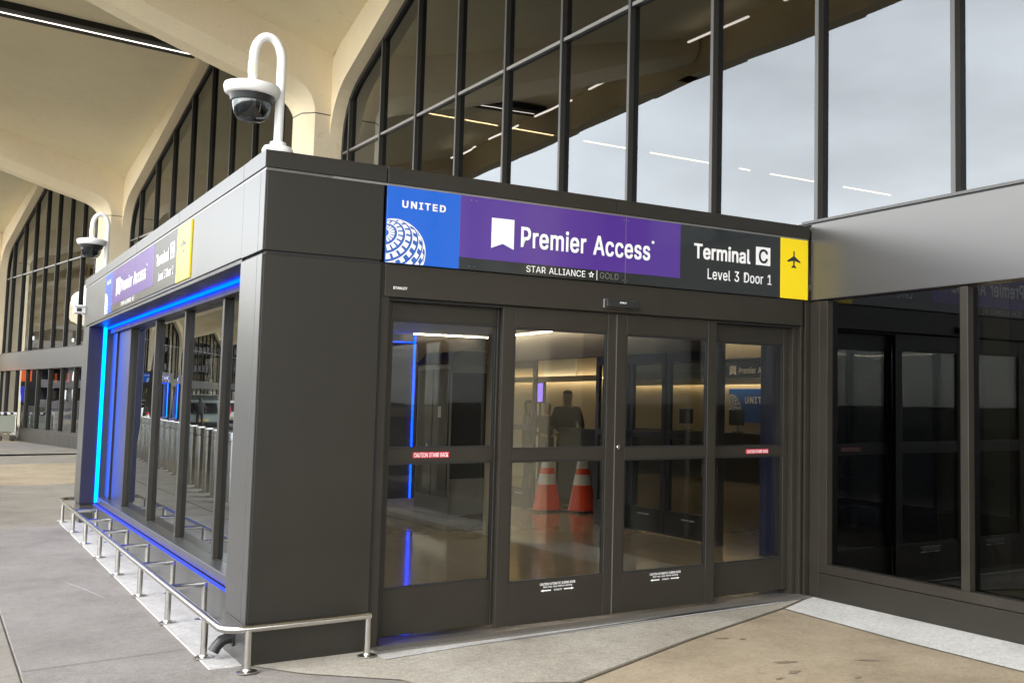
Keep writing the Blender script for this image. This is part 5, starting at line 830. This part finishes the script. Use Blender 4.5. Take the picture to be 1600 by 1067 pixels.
    SF = tb(MB().hexa([T(lo, -.1, b0), T(ln - PW, -.1, b0), T(ln - PW, .05, b0), T(lo, .05, b0), T(lo, -.1, b0 + .08), T(ln - PW, -.1, b0 + .08), T(ln - PW, .05, b0 + .08), T(lo, .05, b0 + .08)]), 'storefront', M['frame'])
    for s in ss:
        tb(MB().hexa([T(s - .035, -.1, b0 + .08), T(s + .035, -.1, b0 + .08), T(s + .035, .05, b0 + .08), T(s - .035, .05, b0 + .08), T(s - .035, -.1, zb_), T(s + .035, -.1, zb_), T(s + .035, .05, zb_), T(s - .035, .05, zb_)]), 'mullion', M['frame'], SF, bevel=.003)
    for a, c_ in zip([lo] + ss, ss + [ln - PW]):
        q = [random.uniform(-.004, .004) for _ in range(4)]
        tb(MB().add([T(a + .03, -.02 + q[0], b0 + .08), T(c_ - .03, -.02 + q[1], b0 + .08), T(c_ - .03, -.02 + q[2], zb_), T(a + .03, -.02 + q[3], zb_)], [(0, 1, 2, 3)]), 'glass_pane', M['glass_up'], SF)
# right-hand storefront beside the doors (axis aligned with the vestibule)
xw = 4.665
yb = [-.12, -1.765, -3.4, -5.05, -6.7, -8.35]
for a, c_ in ((-.02, -2.98), (-2.99, -5.9), (-5.91, -8.9)):
    tb(MB().box(xw - .012, xw + .16, c_, a, 2.612, 3.30), 'metal_band', M['band'], bevel=.004)
tb(MB().box(xw - .02, xw + .22, -8.9, .1, 3.312, 3.335), 'flashing', M['cap'])
tb(MB().box(xw + .0, xw + .20, -8.9, .1, 3.30, 3.312), 'flashing', M['black'])
tb(MB().box(xw - .001, xw + .16, -8.9, -.125, .0, .218), 'base_plate', M['bronze'], bevel=.006)
SF = tb(MB().box(xw + .006, xw + .14, -8.9, -.125, .222, .30), 'storefront', M['frame'], bevel=.003)
tb(MB().box(xw + .006, xw + .14, -.22, -.06, .30, 2.60), 'mullion', M['frame'], SF, bevel=.003)
tb(MB().box(xw + .0, xw + .14, -.125, .0, .0, 2.60), 'corner_post', M['frame'], SF, bevel=.003)
for y in yb[1:]: tb(MB().box(xw + .006, xw + .14, y - .04, y + .04, .30, 2.60), 'mullion', M['frame'], SF, bevel=.004)
for a, c_ in zip(yb, yb[1:]):
    q = random.uniform(-.002, .002)
    tb(MB().hexa([(xw + .07, c_, .30), (xw + .08, c_, .30), (xw + .08, a, .30), (xw + .07, a, .30), (xw + .07 + q, c_, 2.6), (xw + .08 + q, c_, 2.6), (xw + .08 + q, a, 2.6), (xw + .07 + q, a, 2.6)]), 'glass_pane', M['glass_low'], SF)
tb(MB().box(6.6, 7.0, -.35, .25, 0, 3.4), 'interior_column', M['wall_in'], bevel=.01)
tb(MB().box(9.4, 9.6, -9, 2.1, 0, 3.4), 'interior_wall', M['wall_in'])  # added back wall, closes the room to keep it dark
tb(MB().box(4.95, 9.4, -9, 2.05, 3.4, 3.5), 'low_ceiling', M['ceil_in'])
tb(MB().box(7.6, 7.64, -2.6, .6, 3.36, 3.38), 'linear_light', M['led_white'])  # lamp line added out of view to brighten the room behind dark glass
# roof slab, interior back wall, upper floors' soffit
for b in bays:
    T = b['T']; ln = b['len']; q = ((0, -18), (ln, -18), (ln, DO + .2), (0, DO + .2))
    tb(MB().hexa([T(*a, 10.95) for a in q] + [T(*a, 11.2) for a in q]), 'roof_slab', M['concrete'])
tb(MB().box(5.2, 24, -26, 60, 10.90, 10.94), 'hall_ceiling', M['ceil_in'])
tb(MB().box(20, 20.3, -26, 60, 0, 10.9), 'back_wall', M['wall_dark'])
tb(MB().box(6.05, 20, 9.8, 10.0, 2.75, 11), 'cross_wall', M['wall_dark']) if False else None
for x0, x1 in ((5.3, 6.9), (7.2, 8.1), (8.8, 9.8), (10.4, 12.0), (12.8, 13.1), (13.7, 15.2), (16.0, 18.5)):
    tb(MB().box(x0, x1, 11.69, 11.715, 6.985, 7.0), 'linear_light', M['led_white'])
# pavement in front of the farther bays follows the curve of the front
mb = MB(); mj = MB()
for bi in range(3, 10):
    b = bays[bi]; T = b['T']; k = 0
    for s0, s1 in ((0, 5.2), (5.2, 10.4), (10.4, 15.5)):
        for o0, o1 in ((.08, 3.0), (3.0, 8.6)):
            q = .009; mb.m((bi + k) % 3); k += 1
            mb.hexa([T(s0 + q, o0 + q, -.03), T(s1 - q, o0 + q, -.03), T(s1 - q, o1 - q, -.03), T(s0 + q, o1 - q, -.03), T(s0 + q, o0 + q, .0), T(s1 - q, o0 + q, .0), T(s1 - q, o1 - q, .0), T(s0 + q, o1 - q, .0)][::1])
    mj.hexa([T(0, 0, -.155), T(15.5, 0, -.155), T(15.5, 8.6, -.155), T(0, 8.6, -.155), T(0, 0, -.012), T(15.5, 0, -.012), T(15.5, 8.6, -.012), T(0, 8.6, -.012)])
structure(mb.build('pavement', [M['slab_light'], M['slab_tan'], M['slab_grey']], bevel=.006)); structure(mj.build('pavement_base', M['joint']))

# ---------------------------------------------------------------- inside the terminal
def cone(loc, label, group, rz=0., s=1.):
    t = thing('traffic_cone', label, 'traffic cone', loc, rz, group); t.scale = (s, s, s)
    MB().box(-.25, .25, -.25, .25, 0, .03).build('base', M['black'], t, bevel=.008)
    rad = lambda z: .215 - (z - .03) * .183
    def ring(a, b, m, nm, e=0.): MB().lathe([(rad(a) + e, a), (rad(b) + e, b)], 24).build(nm, m, t, smooth=True)
    MB().lathe([(rad(.03) + .012, .03), (rad(.05), .05), (rad(.92), .92), (rad(.92) - .01, .925), (0, .925)], 24).build('body', M['orange'], t, smooth=True)
    ring(.41, .57, M['reflect'], 'reflective_band', .003); ring(.66, .80, M['reflect'], 'reflective_band', .003)
    return t
cone((6.10, 7.75, .006), 'left of two orange traffic cones standing inside behind the sliding doors', 'traffic cones inside')
cone((6.50, 7.35, .006), 'right of two orange traffic cones standing inside behind the sliding doors', 'traffic cones inside', .4)
lp = thing('low_partition', 'dark low partition standing behind the two cones inside the doors', 'partition', (6.75, 7.0, .006), R(-6))
box('board', M['wall_dark'], lp, 0, .06, -.9, 2.1, .05, 1.22, .006); box('top_rail', M['black'], lp, -.01, .07, -.92, 2.12, 1.22, 1.25, .004)
for y in (-.85, .6, 2.05): box('foot', M['black'], lp, -.2, .26, y - .03, y + .03, 0, .05, .004)
# airline desk wall at the back of the hall
dk = thing('check_in_wall', 'beige back wall with a grey premier header and blue airline graphic, seen through the right glass panel', 'wall', (14, 13, 0))
box('wall', M['wall_in'], dk, 0, .2, -5, 6, 0, 2.25, .004); box('wall', M['wall_in'], dk, 0, .2, -5, 6, 2.78, 4.6, .004)
box('header', M['charcoal'], dk, -.06, .2, -5, 6, 2.28, 2.70, .004)
box('cove_fill_light', M['cove_fill_glow'], dk, -.30, -.27, -5, 6, 3.30, 3.33, 0)  # added strip that brightens the upper wall
box('cove_fill_light', M['cove_fill_glow'], dk, -.10, -.06, -5, 6, 2.20, 2.225, 0)  # added strip that brightens the wall graphic
box('fill_light_shield', M['wall_in'], dk, -.14, -.12, -5, 6, 2.15, 2.29, .003)  # added board that keeps the glowing strip out of sight
FD = Face((13.94, 0, 0), (0, -1, 0), (-1, 0, 0))
def local(o, root): o.location = -root.location; return o
local(plate(FD, [(-13.48, 2.39), (-13.36, 2.42), (-13.24, 2.39), (-13.24, 2.60), (-13.48, 2.60)], 0, .01, 'flag_symbol', M['letter'], dk), dk)
local(lettering(FD, 'Premier Access', -13.12, -11.75, 2.41, 2.56, .002, M['letter'], dk, .02), dk)
FD2 = Face((14.0, 0, 0), (0, -1, 0), (-1, 0, 0))
local(plate(FD2, rect(-13.55, -10.4, 1.25, 2.05), 0, .02, 'graphic_panel', M['blue'], dk), dk)
local(lettering(FD2, 'UNITED', -12.92, -11.95, 1.70, 1.86, .022, M['letter'], dk, .03, 1.1), dk)
gl_root = bpy.data.objects.new('logo', None); col.objects.link(gl_root); gl_root.parent = dk; gl_root.location = -dk.location
globe(FD2, -13.46, 1.52, .40, .40, .022, gl_root, (-13.55, -10.4, 1.25, 2.05), M['letter'], M['blue_logo'])
ct = thing('check_in_counter', 'dark check-in counter in front of the beige airline wall', 'counter', (12.6, 13, .006))
box('body', M['wall_dark'], ct, 0, .5, -3, 5, 0, 1.0, .01); box('top', M['black'], ct, -.08, .6, -3.05, 5.05, 1.0, 1.05, .006)
for k, y in enumerate((13.55, 11.6)):
    mo = thing('desk_monitor', ('monitor beside the globe graphic on the dark check-in counter', 'monitor at the right end of the dark check-in counter')[k], 'monitor', (12.75, y, 1.056))
    box('foot', M['black'], mo, -.08, .08, -.12, .12, 0, .02, .004); box('neck', M['alum'], mo, -.015, .015, -.03, .03, .02, .18, .003)
    box('screen', M['black'], mo, -.05, -.01, -.26, .26, .16, .50, .006)
ds = thing('display_screen', 'purple lit information screen hanging inside beyond the left sliding door', 'screen', (7.4, 10.6, 1.85))
box('bezel', M['black'], ds, -.03, .03, -.17, .17, -.2, .2, .004); box('picture', M['screen'], ds, -.036, -.031, -.15, .15, -.17, .17, 0)
MB().tube([(0, 0, -.2), (0, 0, -1.844)], .025, 8).build('stand', M['black'], ds); box('foot', M['black'], ds, -.2, .2, -.2, .2, -1.844, -1.83, .003)
pn = thing('wall_panel', 'pale lit wall panel beyond the left sliding door', 'panel', (9.2, 13.4, .006))
box('board', M['wall_in'], pn, 0, .1, -2.2, 2.4, 0, 2.9, .005); box('light', M['cove_fill_glow'], pn, -.12, -.08, -2.2, 2.4, 2.15, 2.18, 0); box('panel_fill_shield', M['wall_in'], pn, -.16, -.14, -2.2, 2.4, 2.10, 2.22, .003); box('upper_board', mat('pale_board', (.55, .55, .5), .6), pn, -.03, 0, -.9, .55, 2.12, 2.9, .004)  # strip added to brighten the board, valance added to hide it

# ---------------------------------------------------------------- people
def person(label, loc, rz, top, bottom, hair, pose='stand', h=1.75, cat='person', group=None, hat=False):
    t = thing('person', label, cat, loc, rz, group); k = h / 1.75
    J = dict(pel=(0, 0, .95), w=(0, .0, 1.08), ch=(0, -.01, 1.30), nk=(0, .0, 1.46), hd0=(0, -.01, 1.54), hd1=(0, -.015, 1.63), hd2=(0, -.005, 1.72),
             ls=(.17, .0, 1.40), le=(.24, .03, 1.12), lw=(.24, -.07, .88), rs=(-.17, .0, 1.40), re=(-.24, .03, 1.12), rw=(-.24, -.07, .88),
             lh=(.09, 0, .92), lk=(.10, -.02, .50), la=(.11, .02, .09), lt=(.12, -.15, .04), rh=(-.09, 0, .92), rk=(-.10, -.02, .50), ra=(-.11, .02, .09), rt=(-.12, -.15, .04))
    if pose == 'lean':
        for n, d in dict(w=(0, -.03, 0), ch=(0, -.16, -.05), nk=(0, -.28, -.10), hd0=(0, -.34, -.13), hd1=(0, -.38, -.14), hd2=(0, -.40, -.14), ls=(0, -.22, -.08), rs=(0, -.22, -.08), le=(0, -.45, -.02), re=(0, -.45, -.02), lw=(0, -.62, .12), rw=(0, -.62, .12)).items(): J[n] = tuple(a + b for a, b in zip(J[n], d))
    if pose == 'walk':
        for n, d in dict(lk=(0, -.14, .02), la=(0, -.24, .0), lt=(0, -.24, .02), rk=(0, .10, .0), ra=(0, .30, .05), rt=(0, .28, -.01), lw=(0, .16, .02), le=(0, .08, 0), rw=(0, -.18, .04), re=(0, -.08, 0)).items(): J[n] = tuple(a + b for a, b in zip(J[n], d))
    if pose == 'hands':
        for n, d in dict(lw=(-.12, -.20, .20), rw=(.12, -.20, .20), le=(0, -.02, 0), re=(0, -.02, 0)).items(): J[n] = tuple(a + b for a, b in zip(J[n], d))
    Rr = dict(pel=.145, w=.125, ch=.150, nk=.055, hd0=.07, hd1=.092, hd2=.075, ls=.068, le=.045, lw=.030, rs=.068, re=.045, rw=.030, lh=.09, lk=.058, la=.042, lt=.038, rh=.09, rk=.058, ra=.042, rt=.038)
    E = [('pel', 'w'), ('w', 'ch'), ('ch', 'nk'), ('nk', 'hd0'), ('hd0', 'hd1'), ('hd1', 'hd2'), ('ch', 'ls'), ('ls', 'le'), ('le', 'lw'), ('ch', 'rs'), ('rs', 're'), ('re', 'rw'), ('pel', 'lh'), ('lh', 'lk'), ('lk', 'la'), ('la', 'lt'), ('pel', 'rh'), ('rh', 'rk'), ('rk', 'ra'), ('ra', 'rt')]
    for sd in 'lr':                                  # palm, four fingers and a thumb
        w = Vector(J[sd + 'w']); e = Vector(J[sd + 'e']); d = (w - e).normalized(); sx = 1 if sd == 'l' else -1
        J[sd + 'p'] = tuple(w + d * .07); Rr[sd + 'p'] = .030; E.append((sd + 'w', sd + 'p'))
        for q, (off, ln_) in enumerate(((-.030, .070), (-.010, .082), (.010, .078), (.030, .062))):
            b0 = w + d * .10 + Vector((0, off, 0)); n0, n1 = f'{sd}f{q}', f'{sd}g{q}'
            J[n0] = tuple(b0); J[n1] = tuple(b0 + d * ln_ + Vector((-sx * .012, 0, 0))); Rr[n0] = .0095; Rr[n1] = .008; E += [(sd + 'p', n0), (n0, n1)]
        J[sd + 't0'] = tuple(w + d * .05 + Vector((0, -.045, 0))); J[sd + 't1'] = tuple(w + d * .09 + Vector((-sx * .01, -.062, 0))); Rr[sd + 't0'] = .011; Rr[sd + 't1'] = .009
        E += [(sd + 'p', sd + 't0'), (sd + 't0', sd + 't1')]
    N_ = list(J); me = bpy.data.meshes.new('body'); me.from_pydata([tuple(c * k for c in J[n]) for n in N_], [(N_.index(a), N_.index(b)) for a, b in E], [])
    o = bpy.data.objects.new('body', me); col.objects.link(o)
    sk = o.modifiers.new('skin', 'SKIN'); sk.use_smooth_shade = True
    for i, n in enumerate(N_):
        v = me.skin_vertices[0].data[i]; r = Rr[n] * k
        v.radius = (r * (1.15 if n in ('ch', 'w', 'pel') else 1), r * (.75 if n in ('ch', 'w', 'pel') else 1)); v.use_root = (n == 'pel')
    sb = o.modifiers.new('sub', 'SUBSURF'); sb.levels = 2; sb.render_levels = 2
    dg = bpy.context.evaluated_depsgraph_get(); dg.update()
    m2 = bpy.data.meshes.new_from_object(o.evaluated_get(dg)); bpy.data.objects.remove(o); bpy.data.meshes.remove(me)
    m2.materials.clear()
    for m in (M['skin'], top, bottom, hair, M['black']): m2.materials.append(m)
    hz = J['hd1'][2] * k; hy = J['hd1'][1] * k; wl_, wr_ = Vector(J['lw']) * k, Vector(J['rw']) * k
    for p_ in m2.polygons:
        c = p_.center
        if c.z < .085 * k: i = 4
        elif min((c - wl_).length, (c - wr_).length) < .05 or any(((c - w0).length < .24 * k and (c - w0).dot(w0 - Vector(J[q]) * k) > 0) for w0, q in ((wl_, 'le'), (wr_, 're'))): i = 0
        elif c.z < .93 * k and abs(c.x) < .21 * k: i = 2
        elif c.z > (J['nk'][2] - .01) * k and abs(c.x) < .12 * k: i = 3 if (c.z > hz + .03 or c.y > hy + .02) else 0
        else: i = 1
        p_.material_index = i
    m2.polygons.foreach_set('use_smooth', [True] * len(m2.polygons))
    ob = bpy.data.objects.new('body', m2); col.objects.link(ob); ob.parent = t
    fc = Vector(J['hd1']) * k; fm = MB()
    fm.hexa([fc + Vector(q) for q in ((-.014, -.088, -.03), (.014, -.088, -.03), (.014, -.075, -.03), (-.014, -.075, -.03), (-.008, -.088, .01), (.008, -.088, .01), (.008, -.075, .01), (-.008, -.075, .01))]); fm.build('nose', M['skin'], t, smooth=True)
    fm = MB()
    for sx in (-.032, .032): fm.lathe([(0, -.008), (.009, -.004), (.009, .004), (0, .008)], 8, fc + Vector((sx, -.082, .012)))
    fm.build('eyes', M['black'], t)
    if hat: MB().lathe([(.13, .06), (.13, .07), (.10, .075), (.095, .15), (0, .165)], 20, fc).build('hat', M['black'], t, smooth=True)
    return t
cloth = lambda n, c: mat(n, c, .85, noise=.1, nscale=20, bump=.1, bscale=120)
dk1, dk2, wh, rd = cloth('dark_cloth', (.02, .02, .022)), cloth('jeans', (.04, .05, .09)), cloth('white_cloth', (.7, .7, .7)), cloth('red_cloth', (.45, .05, .07))
fl = mat('floral_cloth', (.42, .42, .30), .85, noise=.5, nscale=26)
hr, hr2 = mat('dark_hair', (.02, .015, .012), .6), mat('grey_hair', (.3, .28, .26), .6)
person('tall person in dark clothes standing inside beyond the left sliding door', (7.1, 9.0, .006), R(-40), dk1, dk1, hr, 'hands', 1.92)
person('person with a dark jacket seen in profile inside, left of the purple screen', (7.1, 10.5, .006), R(70), dk1, dk2, hr, 'stand', 1.74)
person('person with phone held up inside, just right of the purple screen', (7.9, 11.3, .006), R(-20), dk1, dk1, hr2, 'hands', 1.70)
person('person in a black coat and cap behind the dark right-hand glass', (5.75, -2.05, .006), R(80), dk1, dk1, hr, 'hands', 1.78)
person('person wearing a pale floral dress behind the dark right-hand glass', (5.05, -1.62, .006), R(60), fl, fl, hr, 'stand', 1.15)

# ---------------------------------------------------------------- bay displays and figures far left
T3 = bays[3]['T']; t3 = R(8.6)
def shop(name, label, cat, s, z0, z1, w, m, group=None, o=-.35, d=.08):
    x, y, _ = T3(s, o, 0); t = thing(name, label, cat, (x, y, z0), t3, group)
    box('case', M['black'], t, 0, d, -w / 2, w / 2, 0, z1 - z0, .004); box('picture', m, t, -.006, -.001, -w / 2 + .03, w / 2 - .03, .03, z1 - z0 - .03, 0)
    return t
for k, s in enumerate((9.35, 8.45, 6.9, 6.2)):
    shop('display_screen', ('leftmost of four orange lit screens behind the far bay glass', 'second from left of four orange lit screens behind the far bay glass', 'third from left of four orange lit screens behind the far bay glass', 'rightmost of four orange lit screens behind the far bay glass')[k], 'screen', s, 2.12, 2.50, .34, M['screen_orange'], 'orange screens')
shop('display_screen', 'bright blue lit screen at the left of the far bay glass', 'screen', 13.3, 1.42, 2.05, 1.0, M['screen_blue'])
for k, (s, h) in enumerate(((9.1, 1.5), (6.7, 1.5))):
    x, y, _ = T3(s, -.5, 0); t = thing('check_in_kiosk', ('left of two navy check-in kiosks behind the far bay glass', 'right of two navy check-in kiosks behind the far bay glass')[k], 'kiosk', (x, y, .006), t3, 'far kiosks')
    box('pedestal', mat('kiosk_navy', (.02, .03, .12), .4), t, 0, .4, -.35, .35, 0, 1.5, .02); box('picture', M['letter'], t, -.01, 0, -.12, .25, 1.55, 1.85, .003); box('head', M['black'], t, 0, .12, -.35, .35, 1.5, 1.9, .01)
x, y, _ = T3(7.7, -.5, 0)
person('person in a white shirt and dark trousers standing by the far bay glass', (x, y, 0), R(100), wh, dk2, hr, 'stand', 1.7)
x, y, _ = bays[4]['T'](.1, .8, 0)
t = thing('display_screen', 'orange lit screen hung on the pier at the far left edge', 'screen', (x, y, 2.0), R(10))
box('case', M['black'], t, -.5, .5, -.06, .06, 0, 1.1, .01); box('picture', M['screen_orange'], t, -.3, .3, -.066, -.061, .25, .85, 0)
# parked row of luggage carts
for k in range(3):
    x = .36 + k * .0; t = thing('luggage_cart', ('nearest of three nested steel luggage carts on the far pavement at left', 'middle of three nested steel luggage carts on the far pavement at left', 'rear of three nested steel luggage carts on the far pavement at left')[k], 'luggage cart', (.30 - k * .02, 39.6 + k * .42, 0), R(4), 'luggage carts')
    box('panel', mat('cart_panel', (.28, .30, .25), .5), t, 0, .66, 0, .03, .36, .93, .006)
    mb = MB().tube([(0, 0, .25), (0, 0, 1.02), (.66, 0, 1.02), (.66, 0, .25)], .018, 8).tube([(0, 0, .25), (0, .8, .22), (.66, .8, .22), (.66, 0, .25)], .018, 8).tube([(.2, 0, .25), (.2, .8, .22)], .012, 6).tube([(.45, 0, .25), (.45, .8, .22)], .012, 6)
    mb.tube([(.66, .1, .25), (.76, .05, .62), (.76, .05, .25), (.70, .1, .12)], .015, 6); mb.build('frame', M['steel'], t, smooth=True)
    hb = MB()
    for q in range(7): hb.m(q % 2).box(q * .1 - .02, q * .1 + .075, -.03, .03, .99, 1.06)
    hb.build('handle_bar', [M['letter'], M['navy']], t, bevel=.004)
    for wx, wy in ((.05, .05), (.61, .05), (.33, .78)):
        MB().tube([(wx - .02, wy, .09), (wx + .02, wy, .09)], .085, 14).build('wheel', M['black'], t, smooth=True)

# ---------------------------------------------------------------- kerbside: seen as reflections in the windows
bol0 = None
for k in range(21):
    y = 9.6 + 1.02 * k; x = -1.72 - max(0, y - 12) * .062
    lab = 'brushed steel bollard in the kerbside row mirrored in the side windows'
    if bol0 is None:
        bol0 = thing('bollard', lab, 'bollard', (x, y, 0), 0, 'kerbside bollards')
        MB().lathe([(.14, 0), (.14, 1.10), (.137, 1.115), (.0, 1.12)], 28).build('post', M['steel'], bol0, smooth=True)
        MB().lathe([(.1425, .98), (.1425, .99)], 28).build('ring_groove', M['dark'], bol0); MB().lathe([(.19, 0), (.19, .012), (.0, .012)], 28).build('base_flange', M['steel'], bol0)
    else:
        b_ = dup(bol0); b_.location = (x, y, 0)
def suv(label, loc, rz, paint, opened=False):
    t = thing('parked_car', label, 'car', loc, rz)
    prof = [(-2.2, .35), (-2.28, .62), (-2.22, .95), (-2.05, 1.02), (-1.72, 1.62), (-1.2, 1.70), (.25, 1.68), (.95, 1.10), (2.05, .95), (2.25, .70), (2.2, .35), (1.85, .30), (1.75, .55), (1.4, .68), (1.05, .55), (.95, .28), (-.95, .28), (-1.05, .55), (-1.4, .68), (-1.75, .55), (-1.85, .30)]
    ins = lambda z: .92 if z < 1.0 else .92 - (z - 1.0) * .32
    MB().prism([(x, ins(z), z) for x, z in prof], [(x, -ins(z), z) for x, z in prof]).build('body', paint, t, bevel=.03)
    gm = M['black']
    for s in (1, -1):
        pts = [(-1.95, 1.06), (-1.68, 1.55), (.22, 1.57), (.82, 1.10)]
        MB().prism([(x, s * (ins(z) + .004), z) for x, z in pts], [(x, s * (ins(z) - .02), z) for x, z in pts]).build('side_window', gm, t)
        for x in (1.4, -1.4):
            w = MB().tube([(x, s * .70, .34), (x, s * .93, .34)], .34, 24).build('tyre', M['black'], t, smooth=True); MB().tube([(x, s * .90, .34), (x, s * .94, .34)], .21, 18).build('rim', M['alum'], w, smooth=True)
        box('tail_light', M['redsticker'], t, -2.27, -2.15, s * .80 - .08, s * .80 + .08, .72, .95, .02); box('headlight', M['letter'], t, 2.08, 2.22, s * .72 - .12, s * .72 + .12, .72, .86, .02)
        box('mirror', paint, t, .62, .78, s * 1.0 - .08, s * 1.0 + .08, 1.05, 1.18, .03)
    MB().hexa([(-2.10, -.72, 1.06), (-2.10, .72, 1.06), (-2.02, .72, 1.06), (-2.02, -.72, 1.06), (-1.80, -.62, 1.55), (-1.80, .62, 1.55), (-1.72, .62, 1.55), (-1.72, -.62, 1.55)]).build('rear_window', gm, t)
    MB().hexa([(.36, -.70, 1.56), (.36, .70, 1.56), (.30, .70, 1.5), (.30, -.70, 1.5), (.98, -.78, 1.10), (.98, .78, 1.10), (.9, .78, 1.05), (.9, -.78, 1.05)]).build('windscreen', gm, t)
    box('number_plate', mat('plate_yellow', (.6, .45, .15), .5), t, -2.30, -2.27, -.26, .26, .62, .74, .004); box('bumper', M['black'], t, -2.32, -2.2, -.88, .88, .36, .56, .03)
    if opened: MB().hexa([(-2.75, -.75, 1.95), (-2.75, .75, 1.95), (-2.75, .75, 2.0), (-2.75, -.75, 2.0), (-1.72, -.65, 1.68), (-1.72, .65, 1.68), (-1.72, .65, 1.74), (-1.72, -.65, 1.74)]).build('tailgate', paint, t, bevel=.02)
    return t
paint_w, paint_g, paint_k = mat('car_white', (.7, .7, .7), .25, coat=.6), mat('car_green_grey', (.25, .30, .29), .3, .4, coat=.6), mat('car_black', (.02, .02, .025), .25, coat=.6)
suv('grey green car with its tailgate raised by the kerb, mirrored in the nearest window', (-9.6, 55, -.15), R(101), paint_g, True)
suv('white car queued ahead of the grey green car, mirrored in the side windows', (-13.2, 63, -.15), R(103), paint_w)
suv('white car parked beyond the concrete barriers, mirrored in the far window pane', (-9.6, 78, -.15), R(105), paint_w)
suv('black car waiting on the road behind the photographer', (-7.2, -16, -.15), R(90), paint_k)
person('person in a black jacket and hat leaning into the open tailgate', (-8.9, 52.0, 0), R(190), dk1, dk1, hr, 'lean', 1.78, hat=True)
person('person in a red top standing near the grey green car', (-9.7, 49.5, 0), R(30), rd, dk2, hr2, 'stand', 1.68)
person('person in black walking on the pavement past the bollards', (-3.4, 16.5, 0), R(200), dk1, dk1, hr, 'walk', 1.75)
for k in range(4):
    x, y = -6.6 - k * .62, 58 + k * 3.3
    t = thing('concrete_barrier', 'pale concrete barrier block in the row beside the traffic cones', 'barrier', (x, y, 0), R(101), 'concrete barriers')
    pr = [(-.30, 0), (-.30, .10), (-.15, .32), (-.09, 1.1), (.09, 1.1), (.15, .32), (.30, .10), (.30, 0)]
    MB().prism([(-1.55, q, z) for q, z in pr], [(1.55, q, z) for q, z in pr]).build('block', M['strip'], t, bevel=.02); box('forklift_slot', M['dark'], t, -.4, -.1, -.305, -.295, .02, .09, 0)
cone((-6.9, 53.5, 0), 'left of two small cones in front of the concrete barriers', 'kerbside cones', 0, .95); cone((-7.5, 54.5, 0), 'right of two small cones in front of the concrete barriers', 'kerbside cones', .3, .95)
# light poles of the car park behind the camera (mirrored in the doors)
for k, (x, y) in enumerate(((9, -48), (22, -60), (15, -85), (-6, -55), (36, -70))):
    t = thing('lamp_post', 'tall grey car park lamp post far behind the photographer', 'lamp post', (x, y, -.16), 0, 'car park lamp posts')
    MB().tube([(0, 0, 0), (0, 0, 10)], [.12, .06], 8).build('pole', M['alum'], t); box('lamp_head', M['alum'], t, -.9, .9, -.15, .15, 9.95, 10.1, .02)
gr = thing('parking_garage', 'long low concrete car park building far behind the photographer', 'building', (25, -120, -.16))
for k in range(3): box('deck', M['concrete'], gr, -60, 60, -12, 12, k * 3.2 + .0, k * 3.2 + 1.1, .02)
for k in range(21): box('column', M['concrete'], gr, -59 + k * 5.8, -58.4 + k * 5.8, -11.5, 11.5, 1.1, 6.4, 0)

gf = thing('parking_garage', 'long grey car park block beyond the far end of the terminal', 'building', (-75, 190, -.16), R(12))
for k in range(5): box('deck', M['slab_grey'], gf, -75, 75, -14, 14, k * 3.1, k * 3.1 + 1.2, .02)
for k in range(26): box('column', M['slab_grey'], gf, -74 + k * 5.9, -73.4 + k * 5.9, -13.5, 13.5, 1.2, 12.4, 0)
box('stair_tower', M['strip'], gf, 60, 68, -16, -13, 0, 17, .02)
# ---------------------------------------------------------------- a second entrance of the same kind further along the front
b5 = bays[5]; q = b5['T'](7.5, 4.646, 0)
for root, lab in ((V, 'second bronze entrance vestibule further along the curving terminal front, seen only as a reflection'), (sg1, 'sign over the doors of the second entrance, seen only as a reflection'), (sg2, 'sign on the side fascia of the second entrance, seen only as a reflection')):
    c = dup(root); c.location = q; c.rotation_euler = (0, 0, R(b5['th'])); c['label'] = lab
